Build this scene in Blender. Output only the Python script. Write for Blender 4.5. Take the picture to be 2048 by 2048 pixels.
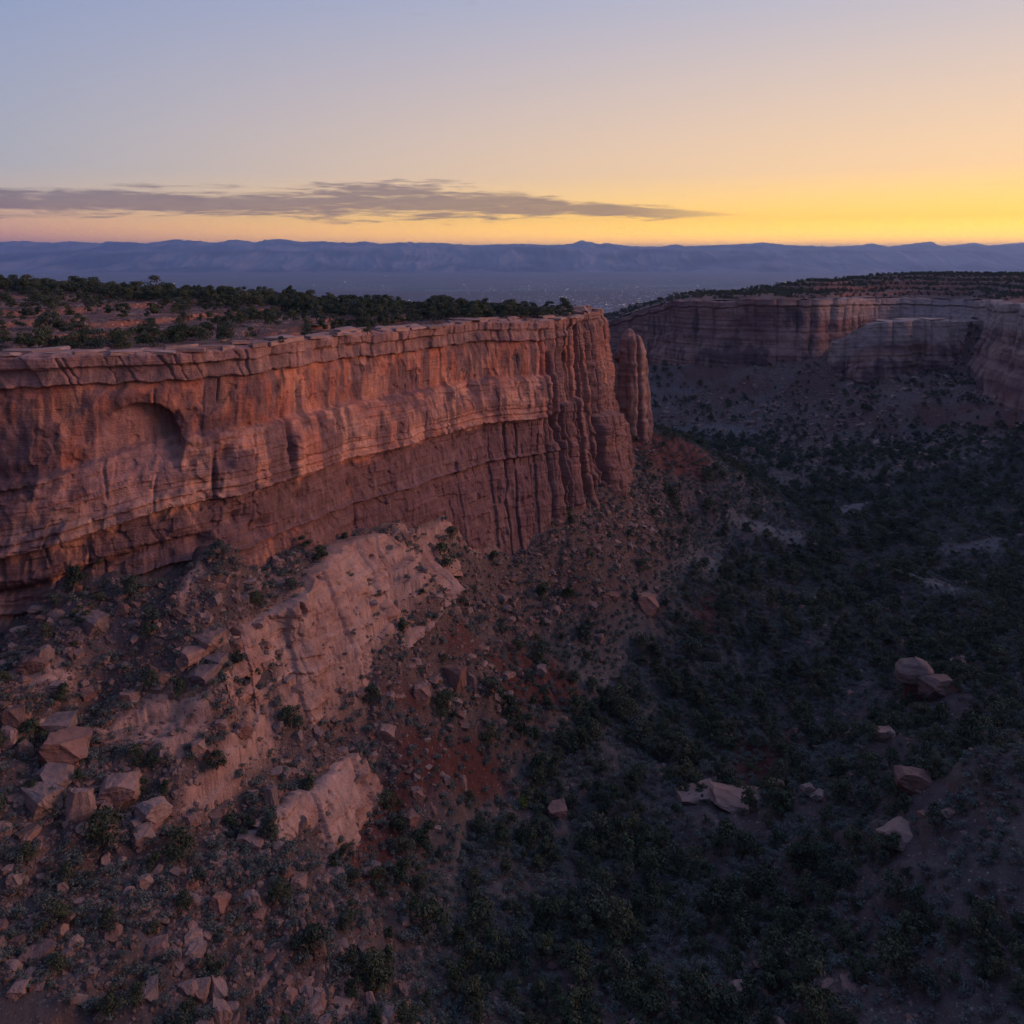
import bpy, bmesh, math, random
import numpy as np
from mathutils import Vector

random.seed(7)
RNG = np.random.default_rng(7)
for o in list(bpy.data.objects):
    bpy.data.objects.remove(o)
SC = bpy.context.scene
COL = SC.collection
R = math.radians

# ---------------------------------------------------------------- camera
F = 1607.0            # focal length in pixels of the 2048 px photograph
HY = 510.0            # row of the true horizon
cam_d = bpy.data.cameras.new('camera')
cam = bpy.data.objects.new('camera', cam_d)
COL.objects.link(cam)
cam.location = (0, 0, 0)
cam.rotation_euler = (R(90), 0, 0)
cam_d.sensor_width = 36
cam_d.lens = 36 * F / 2048
cam_d.shift_y = -(1024 - HY) / 2048
cam_d.clip_start = 1
cam_d.clip_end = 120000
SC.camera = cam

# ---------------------------------------------------------------- node helpers
class NT:
    def __init__(s, tree):
        s.t = tree; s.n = tree.nodes; s.l = tree.links
    def new(s, typ, **kw):
        nd = s.n.new(typ)
        for k, v in kw.items():
            setattr(nd, k, v)
        return nd
    def put(s, inp, v):
        if isinstance(v, bpy.types.NodeSocket): s.l.new(v, inp)
        elif v is not None: inp.default_value = v
    def math(s, op, a, b=None, c=None, clamp=False):
        nd = s.new('ShaderNodeMath', operation=op); nd.use_clamp = clamp
        s.put(nd.inputs[0], a)
        if b is not None: s.put(nd.inputs[1], b)
        if c is not None: s.put(nd.inputs[2], c)
        return nd.outputs[0]
    def mix(s, f, a, b, blend='MIX'):
        nd = s.new('ShaderNodeMix', data_type='RGBA', blend_type=blend)
        s.put(nd.inputs[0], f); s.put(nd.inputs[6], a); s.put(nd.inputs[7], b)
        return nd.outputs[2]
    def noise(s, vec, scale, detail=4, rough=.55, dist=0):
        nd = s.new('ShaderNodeTexNoise')
        if vec is not None: s.l.new(vec, nd.inputs['Vector'])
        nd.inputs['Scale'].default_value = scale; nd.inputs['Detail'].default_value = detail
        nd.inputs['Roughness'].default_value = rough; nd.inputs['Distortion'].default_value = dist
        return nd.outputs['Fac']
    def ramp(s, f, stops, interp='LINEAR'):
        nd = s.new('ShaderNodeValToRGB'); cr = nd.color_ramp; cr.interpolation = interp
        while len(cr.elements) < len(stops): cr.elements.new(.5)
        for e, (p, c) in zip(cr.elements, stops):
            e.position = p; e.color = (*c, 1) if len(c) == 3 else c
        s.put(nd.inputs[0], f)
        return nd.outputs[0]
    def scale(s, vec, v):
        nd = s.new('ShaderNodeMapping'); s.l.new(vec, nd.inputs['Vector'])
        nd.inputs['Scale'].default_value = v
        return nd.outputs[0]
    def curve(s, f, pts):
        nd = s.new('ShaderNodeFloatCurve'); c = nd.mapping.curves[0]
        for p in pts[1:-1]: c.points.new(*p)
        c.points[0].location = pts[0]; c.points[-1].location = pts[-1]
        for p, q in zip(sorted(c.points, key=lambda k: k.location[0]), pts): p.location = q
        nd.mapping.update(); s.put(nd.inputs[1], f)
        return nd.outputs[0]

def lin(r, g, b):
    f = lambda c: (c / 255 / 12.92) if c <= 10 else ((c / 255 + .055) / 1.055) ** 2.4
    return (f(r), f(g), f(b))

# ---------------------------------------------------------------- world: sky before sunrise
SUN_AZ, SUN_EL = 90.0, 14.0      # centre of the dawn glow that lights the wall (degrees right of the view, above horizon)
w = bpy.data.worlds.new('World'); SC.world = w; w.use_nodes = True
T = NT(w.node_tree); T.n.clear()
tc = T.new('ShaderNodeTexCoord'); sep = T.new('ShaderNodeSeparateXYZ')
T.l.new(tc.outputs['Generated'], sep.inputs[0])
az = T.math('ARCTAN2', sep.outputs[0], sep.outputs[1])
el = T.math('ARCSINE', sep.outputs[2])
glow = T.math('MULTIPLY_ADD', T.math('COSINE', T.math('SUBTRACT', az, R(52))), .5, .5)
elf = T.math('DIVIDE', el, R(90), clamp=True)
elf = T.math('POWER', elf, .5)          # 0->0, 1deg .105, 2.4 .163, 5.8 .254, 17 .435
left = T.ramp(elf, [(0, (1.0, .36, .19)), (.10, (1.15, .46, .22)), (.165, (.86, .50, .30)), (.205, (.60, .49, .44)),
                    (.25, (.44, .44, .50)), (.44, lin(140, 156, 195)), (1, lin(108, 138, 208))])
right = T.ramp(elf, [(0, (4.6, 2.1, 0)), (.10, (4.4, 2.2, 0)), (.165, (1.9, 1.08, .03)), (.25, (1.2, .76, .36)),
                     (.44, lin(196, 192, 204)), (1, lin(112, 142, 208))])
back = T.ramp(elf, [(0, lin(70, 80, 115)), (.2, lin(135, 115, 140)), (.35, lin(110, 115, 150)), (1, lin(108, 138, 208))])
g1 = T.new('ShaderNodeMapRange'); T.put(g1.inputs[0], glow); g1.inputs[1].default_value = .53; g1.inputs[2].default_value = .97
g0 = T.new('ShaderNodeMapRange'); T.put(g0.inputs[0], glow); g0.inputs[1].default_value = .1; g0.inputs[2].default_value = .53
sky = T.mix(g1.outputs[0], left, right)
sky = T.mix(g0.outputs[0], back, sky)
# the long dusky cloud bank low over the horizon, and its wisps
azn = T.math('MULTIPLY_ADD', az, 1 / 1.5, .5)     # azimuth -0.75..0.75 rad -> 0..1
def azp(x): return math.atan((x - 1024) / F) / 1.5 + .5
def elp(y, x): return math.atan((HY - y) / F * math.cos(math.atan((x - 1024) / F)))
vecn = T.new('ShaderNodeCombineXYZ'); T.put(vecn.inputs[0], az); T.put(vecn.inputs[1], el)
vw = T.scale(vecn.outputs[0], (8, 85, 1))
n1 = T.noise(vw, 1.0, 7, .62, .6)
n2 = T.noise(T.scale(vecn.outputs[0], (22, 190, 1)), 1.0, 7, .65, .8)
cpts = [(-700, 400), (0, 404), (250, 407), (500, 410), (780, 404), (1000, 412), (1200, 421), (1420, 429), (2300, 430)]
hpts = [(-700, 12), (0, 16), (250, 19), (500, 21), (780, 27), (1000, 22), (1200, 13), (1330, 9), (1430, 5), (1500, 1), (1600, 0), (2300, 0)]
cc = T.math('MULTIPLY', T.curve(azn, [(azp(x), elp(y, x) * 10) for x, y in cpts]), .1)
ch = T.math('MULTIPLY', T.curve(azn, [(azp(x), h * 1.5 / F * 25) for x, h in hpts]), 1 / 25)
d = T.math('DIVIDE', T.math('SUBTRACT', el, cc), T.math('MAXIMUM', ch, .0004))
d = T.math('ADD', d, T.math('MULTIPLY', T.math('SUBTRACT', n1, .5), 2.6))
up = T.math('MAXIMUM', d, T.math('MULTIPLY', d, -1.25))    # softer above than below
up = T.math('ADD', up, T.math('MULTIPLY', T.math('SUBTRACT', n2, .5), 2.0))
m = T.new('ShaderNodeMapRange', interpolation_type='SMOOTHSTEP'); T.put(m.inputs[0], up)
m.inputs[1].default_value = 1.15; m.inputs[2].default_value = .35; m.inputs[3].default_value = 0; m.inputs[4].default_value = .93
thick = T.math('MULTIPLY', m.outputs[0], T.math('MULTIPLY', ch, 90, clamp=True))
cloud_c = T.mix(.55, T.mix(1.0, sky, (.27, .22, .34, 1), 'MULTIPLY'), (.185, .135, .165, 1))
cloud_c = T.mix(T.math('MULTIPLY', n2, .35), cloud_c, sky)
sky = T.mix(thick, sky, cloud_c)
# thin wisps above and right of the bank
n3 = T.noise(T.scale(vecn.outputs[0], (9, 75, 1)), 1.0, 6, .65, 1.2)
wm = T.new('ShaderNodeMapRange', interpolation_type='SMOOTHSTEP'); T.put(wm.inputs[0], n3)
wm.inputs[1].default_value = .60; wm.inputs[2].default_value = .78; wm.inputs[4].default_value = .38
wband = T.ramp(T.math('MULTIPLY', el, 5, clamp=True), [(.15, (0, 0, 0)), (.3, (1, 1, 1)), (.46, (1, 1, 1)), (.62, (.25, .25, .25)), (1, (.5, .5, .5))])
sky = T.mix(T.math('MULTIPLY', wm.outputs[0], wband), sky, cloud_c)
nish = T.new('ShaderNodeTexSky', sky_type='NISHITA'); nish.sun_disc = False
nish.sun_elevation = R(1.5); nish.sun_rotation = R(SUN_AZ); nish.altitude = 1800; nish.dust_density = 2
sky = T.mix(1.0, sky, T.mix(1.0, nish.outputs[0], (.02, .02, .02, 1), 'MULTIPLY'), 'ADD')
bg = T.new('ShaderNodeBackground'); T.put(bg.inputs[0], sky); bg.inputs[1].default_value = 1.0
wo = T.new('ShaderNodeOutputWorld'); T.l.new(bg.outputs[0], wo.inputs[0])

sun_d = bpy.data.lights.new('sun', 'SUN'); sun = bpy.data.objects.new('sun', sun_d); COL.objects.link(sun)
sun_d.energy = 2.0; sun_d.angle = R(24); sun_d.color = (1.0, .52, .41)
sv = Vector((math.sin(R(SUN_AZ)) * math.cos(R(SUN_EL)), math.cos(R(SUN_AZ)) * math.cos(R(SUN_EL)), math.sin(R(SUN_EL))))
sun.rotation_euler = sv.to_track_quat('Z', 'Y').to_euler()
SC.view_settings.view_transform = 'Standard'; SC.view_settings.look = 'None'
SC.view_settings.exposure = 0; SC.view_settings.gamma = 1; SC.view_settings.use_curve_mapping = False
SC.cycles.use_denoising = True
SC.cycles.max_bounces = 5; SC.cycles.diffuse_bounces = 3; SC.cycles.volume_bounces = 0
SC.cycles.sample_clamp_indirect = 4

# ---------------------------------------------------------------- tagging / mesh helpers
def tag(o, label=None, cat=None, group=None, kind=None):
    if label: o['label'] = label
    if cat: o['category'] = cat
    if group: o['group'] = group
    if kind: o['kind'] = kind
    return o
def link(o, parent=None):
    COL.objects.link(o)
    if parent: o.parent = parent
    return o
def empty(name, loc, rz=0, sc=1):
    o = bpy.data.objects.new(name, None); o.location = loc; o.rotation_euler = (0, 0, rz); o.scale = (sc,) * 3
    o.empty_display_size = .3
    return link(o)
def mesh_np(name, V, Q, mat, cols=None, smooth=True, tri=False):
    """numpy vertices + faces (n,4) or (n,3) -> mesh datablock; cols = per vertex albedo"""
    me = bpy.data.meshes.new(name)
    k = Q.shape[1]
    me.vertices.add(len(V)); me.vertices.foreach_set('co', V.astype(np.float32).ravel())
    me.loops.add(Q.size); me.loops.foreach_set('vertex_index', Q.astype(np.int32).ravel())
    me.polygons.add(len(Q)); me.polygons.foreach_set('loop_start', np.arange(0, Q.size, k, dtype=np.int32))
    me.polygons.foreach_set('use_smooth', np.full(len(Q), smooth))
    me.update(calc_edges=True)
    if cols is not None:
        a = me.attributes.new('albedo', 'FLOAT_COLOR', 'POINT')
        c = np.ones((len(V), 4), np.float32); c[:, :cols.shape[1]] = cols
        a.data.foreach_set('color', c.ravel())
    if mat: me.materials.append(mat)
    return me
def mobj(name, me, parent=None):
    return link(bpy.data.objects.new(name, me), parent)
def grid_faces(nr, nc, closed=False):
    i = np.arange(nr - 1)[:, None] * nc; j = np.arange(nc if closed else nc - 1)[None, :]
    j2 = (j + 1) % nc
    a = i + j; b = i + j2; c = i + nc + j2; dd = i + nc + j
    return np.stack([a, dd, c, b], -1).reshape(-1, 4)

# ---------------------------------------------------------------- numpy noise
_P = np.random.default_rng(3).permutation(256); _P = np.concatenate([_P, _P, _P])
_G = np.random.default_rng(4).normal(size=(256, 3)); _G /= np.linalg.norm(_G, axis=1)[:, None]
def pn(x, y, z=0.0):
    x, y, z = np.broadcast_arrays(np.asarray(x, float), np.asarray(y, float), np.asarray(z, float))
    xi = np.floor(x).astype(int); yi = np.floor(y).astype(int); zi = np.floor(z).astype(int)
    xf, yf, zf = x - xi, y - yi, z - zi
    xi &= 255; yi &= 255; zi &= 255
    u, v, ww = (t * t * t * (t * (t * 6 - 15) + 10) for t in (xf, yf, zf))
    def g(a, b, c):
        h = _G[_P[_P[_P[(xi + a) & 255] + ((yi + b) & 255)] + ((zi + c) & 255)]]
        return h[..., 0] * (xf - a) + h[..., 1] * (yf - b) + h[..., 2] * (zf - c)
    L = lambda t, a, b: a + t * (b - a)
    return 1.5 * L(ww, L(v, L(u, g(0, 0, 0), g(1, 0, 0)), L(u, g(0, 1, 0), g(1, 1, 0))),
                   L(v, L(u, g(0, 0, 1), g(1, 0, 1)), L(u, g(0, 1, 1), g(1, 1, 1))))
def fbm(x, y, z=0.0, o=4, gain=.5, ridge=False):
    s = 0; a = 1; t = 0
    for k in range(o):
        n = pn(x * 2 ** k + 17.3 * k, y * 2 ** k - 9.1 * k, np.asarray(z) * 2 ** k + 5.7 * k)
        if ridge: n = 1 - 2 * np.abs(n)
        s = s + a * n; t += a; a *= gain
    return s / t
def sst(a, b, x):
    t = np.clip((x - a) / (b - a), 0, 1); return t * t * (3 - 2 * t)
def mixc(f, a, b):
    f = np.asarray(f)[..., None]; return np.asarray(a) * (1 - f) + np.asarray(b) * f
def cells(u, width, seed, jit=.7):
    """1-D cells: returns (position in cell 0..1, cell id) with uneven widths"""
    c = u / width; i = np.floor(c)
    h = lambda k: (np.sin(k * 127.1 + seed * 311.7) * 43758.5453) % 1.0
    b = lambda k: k + jit * (h(k) - .5)
    lo = b(i); below = c < lo; i = np.where(below, i - 1, i)
    above = c >= b(i + 1); i = np.where(above, i + 1, i)
    lo = b(i); hi = b(i + 1)
    return (c - lo) / (hi - lo), i, (hi - lo) * width, h(i + 37.0)

# ---------------------------------------------------------------- terrain control
def P(px, D, z): return ((px - 1024) / F * D, D, z)
def PY(px, py, z): D = -z * F / (py - HY); return P(px, D, z)
class TPS:
    def __init__(s, pts, lam=2e-5):
        s.c = np.array(pts, float)[:, :2] / 100; zv = np.array(pts, float)[:, 2]
        n = len(s.c); K = s.k(s.c) + lam * np.eye(n); Q = np.c_[np.ones(n), s.c]
        A = np.block([[K, Q], [Q.T, np.zeros((3, 3))]])
        s.w = np.linalg.solve(A, np.r_[zv, 0, 0, 0])
    def k(s, p):
        d2 = ((p[:, None, :] - s.c[None]) ** 2).sum(-1)
        return .5 * d2 * np.log(d2 + 1e-9)
    def __call__(s, X, Y):
        X, Y = np.broadcast_arrays(np.asarray(X, float), np.asarray(Y, float)); sh = X.shape
        p = np.c_[X.ravel(), Y.ravel()] / 100; out = np.empty(len(p)); n = len(s.c)
        for i in range(0, len(p), 40000):
            q = p[i:i + 40000]; out[i:i + 40000] = s.k(q) @ s.w[:n] + s.w[n] + q @ s.w[n + 1:]
        return out.reshape(sh)

# rim (px, D, z) and foot (px, D, z) of the long red wall, then round its tip
MAIN = [((-420, 146, -19), (-420, 138, -76)), ((-200, 148, -19), (-200, 139, -73)), ((0, 151, -19), (0, 143, -67.4)),
        ((120, 153, -19), (120, 146, -59)), ((250, 157, -19), (246, 149.5, -59.5)), ((350, 160, -19), (351, 152, -60.3)),
        ((500, 167, -19.2), (470, 158, -58.5)), ((587, 177.5, -19), (594, 170, -61.7)), ((690, 195, -19), (699, 186, -65.3)),
        ((770, 204, -19.2), (777, 195, -66)), ((870, 219, -19.5), (890, 210, -70)), ((965, 236, -19.6), (1000, 222, -81.5)),
        ((1085, 247, -20.2), (1099, 236, -78.7)), ((1130, 257, -20.2), (1139, 248, -75)), ((1160, 266, -20), (1182, 258, -76)),
        ((1190, 276, -19.3), (1224, 271, -74.5)), ((1197, 296, -20), (1232, 296, -74)), ((1200, 318, -21), (1232, 325, -74)),
        ((1170, 338, -22), (1225, 348, -76)), ((1080, 345, -23), (1120, 360, -78)), ((950, 335, -22), (950, 352, -80))]
FARW = [((1130, 960, -92), (1130, 950, -118)), ((1205, 850, -73), (1215, 840, -112)), ((1275, 775, -54), (1285, 765, -104)),
        ((1348, 702, -41), (1350, 696, -94)), ((1450, 672, -38), (1450, 664, -89)), ((1550, 652, -36), (1550, 644, -85)),
        ((1640, 648, -36), (1630, 640, -78)), ((1690, 664, -36), (1680, 655, -74)), ((1730, 715, -39), (1722, 700, -72)),
        ((1790, 742, -40), (1785, 725, -66)), ((1880, 730, -40), (1880, 712, -62)), ((1950, 700, -39), (1940, 684, -60)),
        ((1985, 612, -35.5), (1962, 596, -70)), ((2005, 540, -33), (1972, 520, -88)), ((2070, 485, -31), (2030, 472, -89)),
        ((2200, 440, -28), (2170, 425, -88)), ((2400, 380, -26), (2340, 370, -86)), ((2700, 330, -24), (2600, 320, -84)),
        ((3100, 280, -22), (2950, 270, -82)), ((3700, 200, -20), (3500, 196, -80)), ((6000, 100, -18), (5600, 100, -76))]
ctrl = []
for r, f in MAIN:
    ctrl.append(P(*f))
for r, f in MAIN[2:16]:                                   # ground under the wall, behind its foot
    x, y, z = P(*f); ctrl.append((x - 9, y + 9, z + 3))
for r, f in FARW: ctrl.append(P(*f))
ctrl += [P(-300, 125, -76), P(100, 134, -66), P(0, 124, -68.8), P(200, 130, -72), P(0, 110, -74.6), P(200, 114, -77.3), P(0, 97, -78), P(250, 98, -82),
         P(300, 141, -64.5), P(400, 146, -62.3), P(350, 132, -73), P(330, 120, -77.7), P(500, 118, -84), P(600, 134, -86.7),
         P(700, 140, -90.6), P(760, 136, -96.5), P(860, 152, -93.6), P(900, 166, -92), P(1000, 196, -96), P(900, 196, -84),
         P(1000, 212, -91), P(1100, 226, -90.5), P(1200, 246, -87.5), P(1300, 292, -88), P(1400, 310, -104), P(1350, 262, -104.5),
         P(500, 160, -63.2), P(600, 166, -63.2), P(700, 184, -66), P(800, 193, -68.5),
         P(690, 178, -67), P(600, 158, -66.5), P(500, 148, -68.5), P(455, 141, -69.5),
         P(865, 182, -73.8), P(800, 171, -76.5), P(765, 160, -79.5), P(700, 150, -83), P(625, 145, -82.5), P(560, 141, -79.5),
         P(450, 132, -74), P(520, 139, -79.5), P(400, 121, -80), P(540, 129, -85.2), P(455, 119, -85),
         P(1280, 350, -76), P(1360, 352, -81.5), P(1440, 370, -94), P(1510, 378, -106), P(1560, 380, -115), P(1300, 420, -100), P(1300, 500, -121),
         P(1000, 156, -106), P(1150, 191, -108), P(1240, 222, -109), P(880, 137, -102), P(780, 112, -98), P(700, 90, -92),
         P(1500, 250, -110), P(1700, 250, -110), P(2048, 250, -105), P(1400, 450, -119), P(1700, 450, -119), P(2048, 420, -98),
         P(1330, 610, -127), P(1400, 590, -125), P(1600, 560, -122), P(1850, 500, -113), P(1230, 640, -130), P(1210, 740, -128),
         P(1500, 620, -106), P(1640, 600, -102), P(1750, 545, -98), P(1900, 520, -96), P(1780, 660, -63), P(1880, 640, -58), P(1960, 600, -62),
         P(2048, 300, -101), P(1900, 300, -107), P(1900, 200, -103), P(2048, 200, -98), P(2048, 150, -90), P(1700, 150, -102),
         P(2048, 115, -80), P(1500, 150, -106), P(1700, 118, -97), P(1300, 115, -101), P(2300, 300, -98), P(2500, 200, -92),
         (100, 60, -84), (0, 60, -90), (-60, 60, -82), (160, 60, -70), (150, 120, -85), (0, 20, -84), (110, 15, -76), (-120, 30, -70), (-180, 100, -70),
         (-100, 260, -70), (-200, 250, -70), (-40, 330, -80), (-20, 420, -110), (-150, 420, -115), (60, 900, -150), (200, 900, -60), (500, 900, -50), (600, 500, -50), (500, 250, -70), (-200, 900, -160)]
BASE = TPS(ctrl)

def far_floor(Y):
    return np.interp(Y, [0, 800, 1200, 2500, 4500, 9000], [-128, -140, -175, -300, -404, -404])

def ground0(X, Y):
    h = BASE(X, Y)
    t = sst(820, 1000, Y)
    return h * (1 - t) + far_floor(Y) * t

def ray_hit(fn, px, py, d0=80, d1=900, n=700):
    """where the line of sight of a pixel meets the surface fn: used to read positions off the photograph"""
    D = np.geomspace(d0, d1, n); x = (px - 1024) / F * D; z = -(py - HY) / F * D
    g = fn(x, D); k = np.argmax(g > z)
    if not (g > z).any(): k = n - 1
    return x[k], D[k]

def poly_world(pts):
    return np.array([ray_hit(ground0, *p) for p in pts])
def inside(poly, X, Y, soft=1.5):
    """1 inside, 0 outside with a soft edge of the given width in metres"""
    x, y = X.ravel(), Y.ravel(); ins = np.zeros(len(x), bool); dm = np.full(len(x), 1e9)
    n = len(poly)
    for i in range(n):
        x1, y1 = poly[i]; x2, y2 = poly[(i + 1) % n]
        cond = ((y1 > y) != (y2 > y)) & (x < (x2 - x1) * (y - y1) / (y2 - y1 + 1e-12) + x1); ins ^= cond
        dx, dy = x2 - x1, y2 - y1; t = np.clip(((x - x1) * dx + (y - y1) * dy) / (dx * dx + dy * dy + 1e-9), 0, 1)
        dm = np.minimum(dm, np.hypot(x - x1 - t * dx, y - y1 - t * dy))
    sd = np.where(ins, dm, -dm)
    return sst(-soft, soft, sd).reshape(X.shape)

SLICK = [poly_world(p) for p in (
    [(480, 1275), (560, 1225), (620, 1175), (655, 1115), (725, 1080), (800, 1088), (885, 1150), (862, 1192), (805, 1218), (782, 1270), (705, 1400), (650, 1425), (590, 1400), (550, 1370), (560, 1320), (520, 1300)],
    [(770, 1062), (890, 1055), (1000, 1105), (975, 1118), (900, 1092), (830, 1098)],
    [(300, 1408), (425, 1368), (432, 1440), (340, 1525), (225, 1495), (205, 1470)],
    [(500, 1415), (550, 1440), (545, 1530), (490, 1590), (440, 1645), (345, 1640), (350, 1590), (430, 1530), (470, 1470)],
    [(560, 1395), (720, 1405), (700, 1435), (600, 1440), (540, 1445)],
    [(30, 1335), (90, 1305), (150, 1375), (130, 1410), (30, 1375)],
    [(345, 1215), (395, 1150), (412, 1165), (365, 1225)])]
RED = [poly_world(p) for p in (
    [(880, 1250), (1010, 1290), (1130, 1340), (1190, 1400), (1080, 1400), (1030, 1430), (990, 1330), (900, 1300)],
    [(765, 1370), (850, 1385), (860, 1425), (780, 1415)],
    [(830, 1440), (960, 1480), (1040, 1560), (990, 1600), (900, 1570), (810, 1640), (800, 1750), (690, 1760), (690, 1690), (780, 1500)],
    [(1235, 880), (1300, 862), (1440, 905), (1420, 965), (1300, 935)],
    [(1450, 1480), (1600, 1470), (1560, 1580), (1470, 1580)],
    [(1690, 1440), (1790, 1420), (1750, 1400)],
    [(1350, 735), (1600, 755), (1500, 795), (1320, 775)],
    [(1700, 780), (2040, 800), (2040, 860), (1850, 850)],
    [(1380, 1190), (1430, 1180), (1440, 1290), (1400, 1300)])]
CLEAR = [poly_world(p) for p in ([(1455, 1035), (1520, 1030), (1660, 1080), (1600, 1092), (1480, 1075)], [(1400, 853), (1460, 850), (1530, 868), (1480, 876)], [(1790, 1165), (1880, 1170), (1960, 1200), (1900, 1215)],
                                          [(1660, 1008), (1740, 1005), (1725, 1035), (1670, 1030)], [(1850, 1090), (1990, 1085), (2020, 1100), (1880, 1105)], [(1380, 1090), (1450, 1100), (1440, 1150), (1390, 1140)])]
_th = [ray_hit(ground0, *p) for p in [(820, 2000), (900, 1720), (1000, 1600), (1070, 1500), (1150, 1420), (1230, 1310), (1290, 1200), (1400, 1100), (1620, 1010), (1500, 930)]]
def wash_dist(X, Y):
    dm = np.full(X.shape, 1e9)
    for (x1, y1), (x2, y2) in zip(_th[:-1], _th[1:]):
        dx, dy = x2 - x1, y2 - y1; t = np.clip(((X - x1) * dx + (Y - y1) * dy) / (dx * dx + dy * dy), 0, 1)
        dm = np.minimum(dm, np.hypot(X - x1 - t * dx, Y - y1 - t * dy))
    return dm
def mask(polys, X, Y, soft=1.5, wob=2.0):
    wx = fbm(X / 9, Y / 9, 3.1, 3) * wob; wy = fbm(X / 9, Y / 9, 8.4, 3) * wob
    m_ = np.zeros(X.shape)
    for p in polys: m_ = np.maximum(m_, inside(p, X + wx, Y + wy, soft))
    return m_

MOUNDS = [(1800, 1175, 9, 16, 5), (1930, 1215, 7, 12, 4), (1640, 1310, 6, 9, 2.5), (1450, 1050, 14, 10, 3), (1900, 1420, 9, 7, 3.5),
          (1760, 1500, 7, 6, 3), (1650, 1590, 5, 6, 2.2), (1990, 1560, 8, 8, 3), (1200, 1130, 8, 10, 2), (1560, 1150, 10, 14, 2.5)]
MOUNDS = [(*ray_hit(ground0, a, b), rx, ry, hh) for a, b, rx, ry, hh in MOUNDS]
def ground(X, Y, full=False):
    X, Y = np.broadcast_arrays(np.asarray(X, float), np.asarray(Y, float))
    h = ground0(X, Y)
    near = 1 - sst(1000, 2500, Y)
    for mx, my, rx, ry, hh in MOUNDS:
        h = h + hh * np.exp(-((X - mx) / rx) ** 2 - ((Y - my) / ry) ** 2)
    sl = mask(SLICK, X, Y, 1.6, 2.5); rd = mask(RED, X, Y, 2.0, 3.0); wd = wash_dist(X, Y)
    h = h + near * (2.4 * fbm(X / 38, Y / 38, 1.1, 3) + 1.0 * fbm(X / 11, Y / 11, 2.2, 3, ridge=True) * (1 - .6 * sl))
    h = h - near * 2.0 * np.exp(-(wd / 5) ** 2) * (1 - .6 * sl)
    # side gullies running down the slopes
    gl = fbm(X / 14 + .3 * fbm(X / 30, Y / 30, 4, 2), Y / 26, 7.7, 3, ridge=True)
    h = h - near * 1.5 * sst(.35, .95, gl) * (1 - sl)
    fine = .45 * fbm(X / 3.6, Y / 3.6, 5.5, 4) + .16 * fbm(X / .9, Y / .9, 6.5, 2)
    h = h + near * fine * (1 - .75 * sl)
    # terraces: sandstone weathers in steps
    st = 2.2 + .0 * h
    q = h / st + .25 * fbm(X / 18, Y / 18, 9.9, 2); fr = q - np.floor(q)
    ter = (np.floor(q) + sst(.30, .70, fr) - q) * st
    h = h + near * ter * (.55 * sl + .18)
    st = .95; q = h / st + .5 * fbm(X / 9, Y / 9, 19.9, 3); fr = q - np.floor(q)
    h = h + near * sl * (np.floor(q) + sst(.2, .7, fr) - q) * st * .6
    # smooth swelling domes on the pale sandstone, with pockets
    h = h + sl * (2.4 * np.abs(fbm(X / 13 + 3, Y / 10, 12.2, 2)) + .35 * fbm(X / 4, Y / 4, 3.3, 3))
    pk = fbm(X / 3.4, Y / 3.0, 21.0, 2); h = h - sl * 1.0 * sst(.52, .72, pk)
    if full: return h, sl, rd, wd
    return h

# ---------------------------------------------------------------- materials
def rock_mat(name, rough=.9, bump=.5, fine=6.0, strata=True, rnd=False, base=None, blotch=.35, stones=False):
    m_ = bpy.data.materials.new(name); m_.use_nodes = True; t = NT(m_.node_tree)
    b = t.n['Principled BSDF']; b.inputs['Roughness'].default_value = rough
    b.inputs['Specular IOR Level'].default_value = .15
    if base is None:
        at = t.new('ShaderNodeAttribute'); at.attribute_name = 'albedo'; col = at.outputs['Color']; alpha = at.outputs['Alpha']
    else:
        oi = t.new('ShaderNodeObjectInfo'); col = t.ramp(oi.outputs['Random'], base)
    geo = t.new('ShaderNodeNewGeometry'); pos = geo.outputs['Position']
    if rnd:
        tc_ = t.new('ShaderNodeTexCoord'); pos = tc_.outputs['Object']
    a = t.noise(pos, fine * .12, 5, .62); c = t.noise(pos, fine, 4, .65)
    v = t.math('MULTIPLY_ADD', a, blotch * 2, 1 - blotch)
    v = t.math('MULTIPLY', v, t.math('MULTIPLY_ADD', c, .7, .65))
    if stones:
        for sc_, th, am in ((1.1, .24, 1.5), (2.6, .27, 1.2)):
            vo = t.new('ShaderNodeTexVoronoi'); t.l.new(pos, vo.inputs['Vector']); vo.inputs['Scale'].default_value = sc_
            st_ = t.math('LESS_THAN', vo.outputs['Distance'], th); sp = t.new('ShaderNodeSeparateXYZ'); t.l.new(vo.outputs['Color'], sp.inputs[0])
            pick = t.math('MULTIPLY', st_, t.math('GREATER_THAN', sp.outputs[0], .45))
            v = t.math('MULTIPLY', v, t.math('ADD', 1.0, t.math('MULTIPLY', pick, t.math('MULTIPLY', t.math('MULTIPLY', sp.outputs[1], am), alpha))))
    if strata:
        s_ = t.noise(t.scale(pos, (.02, .02, 1.0)), 2.6 if not rnd else 5.0, 5, .7, .3)
        v = t.math('MULTIPLY', v, t.math('MULTIPLY_ADD', s_, .55, .73))
    cb = t.new('ShaderNodeVectorMath', operation='SCALE'); t.put(cb.inputs[0], col); t.put(cb.inputs[3], v)
    t.l.new(cb.outputs[0], b.inputs['Base Color'])
    bp = t.new('ShaderNodeBump'); bp.inputs['Strength'].default_value = bump; bp.inputs['Distance'].default_value = .25
    hgt = t.math('ADD', c, t.math('MULTIPLY', a, 1.5))
    if strata: hgt = t.math('ADD', hgt, s_)
    t.put(bp.inputs['Height'], hgt); t.l.new(bp.outputs[0], b.inputs['Normal'])
    return m_
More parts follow.
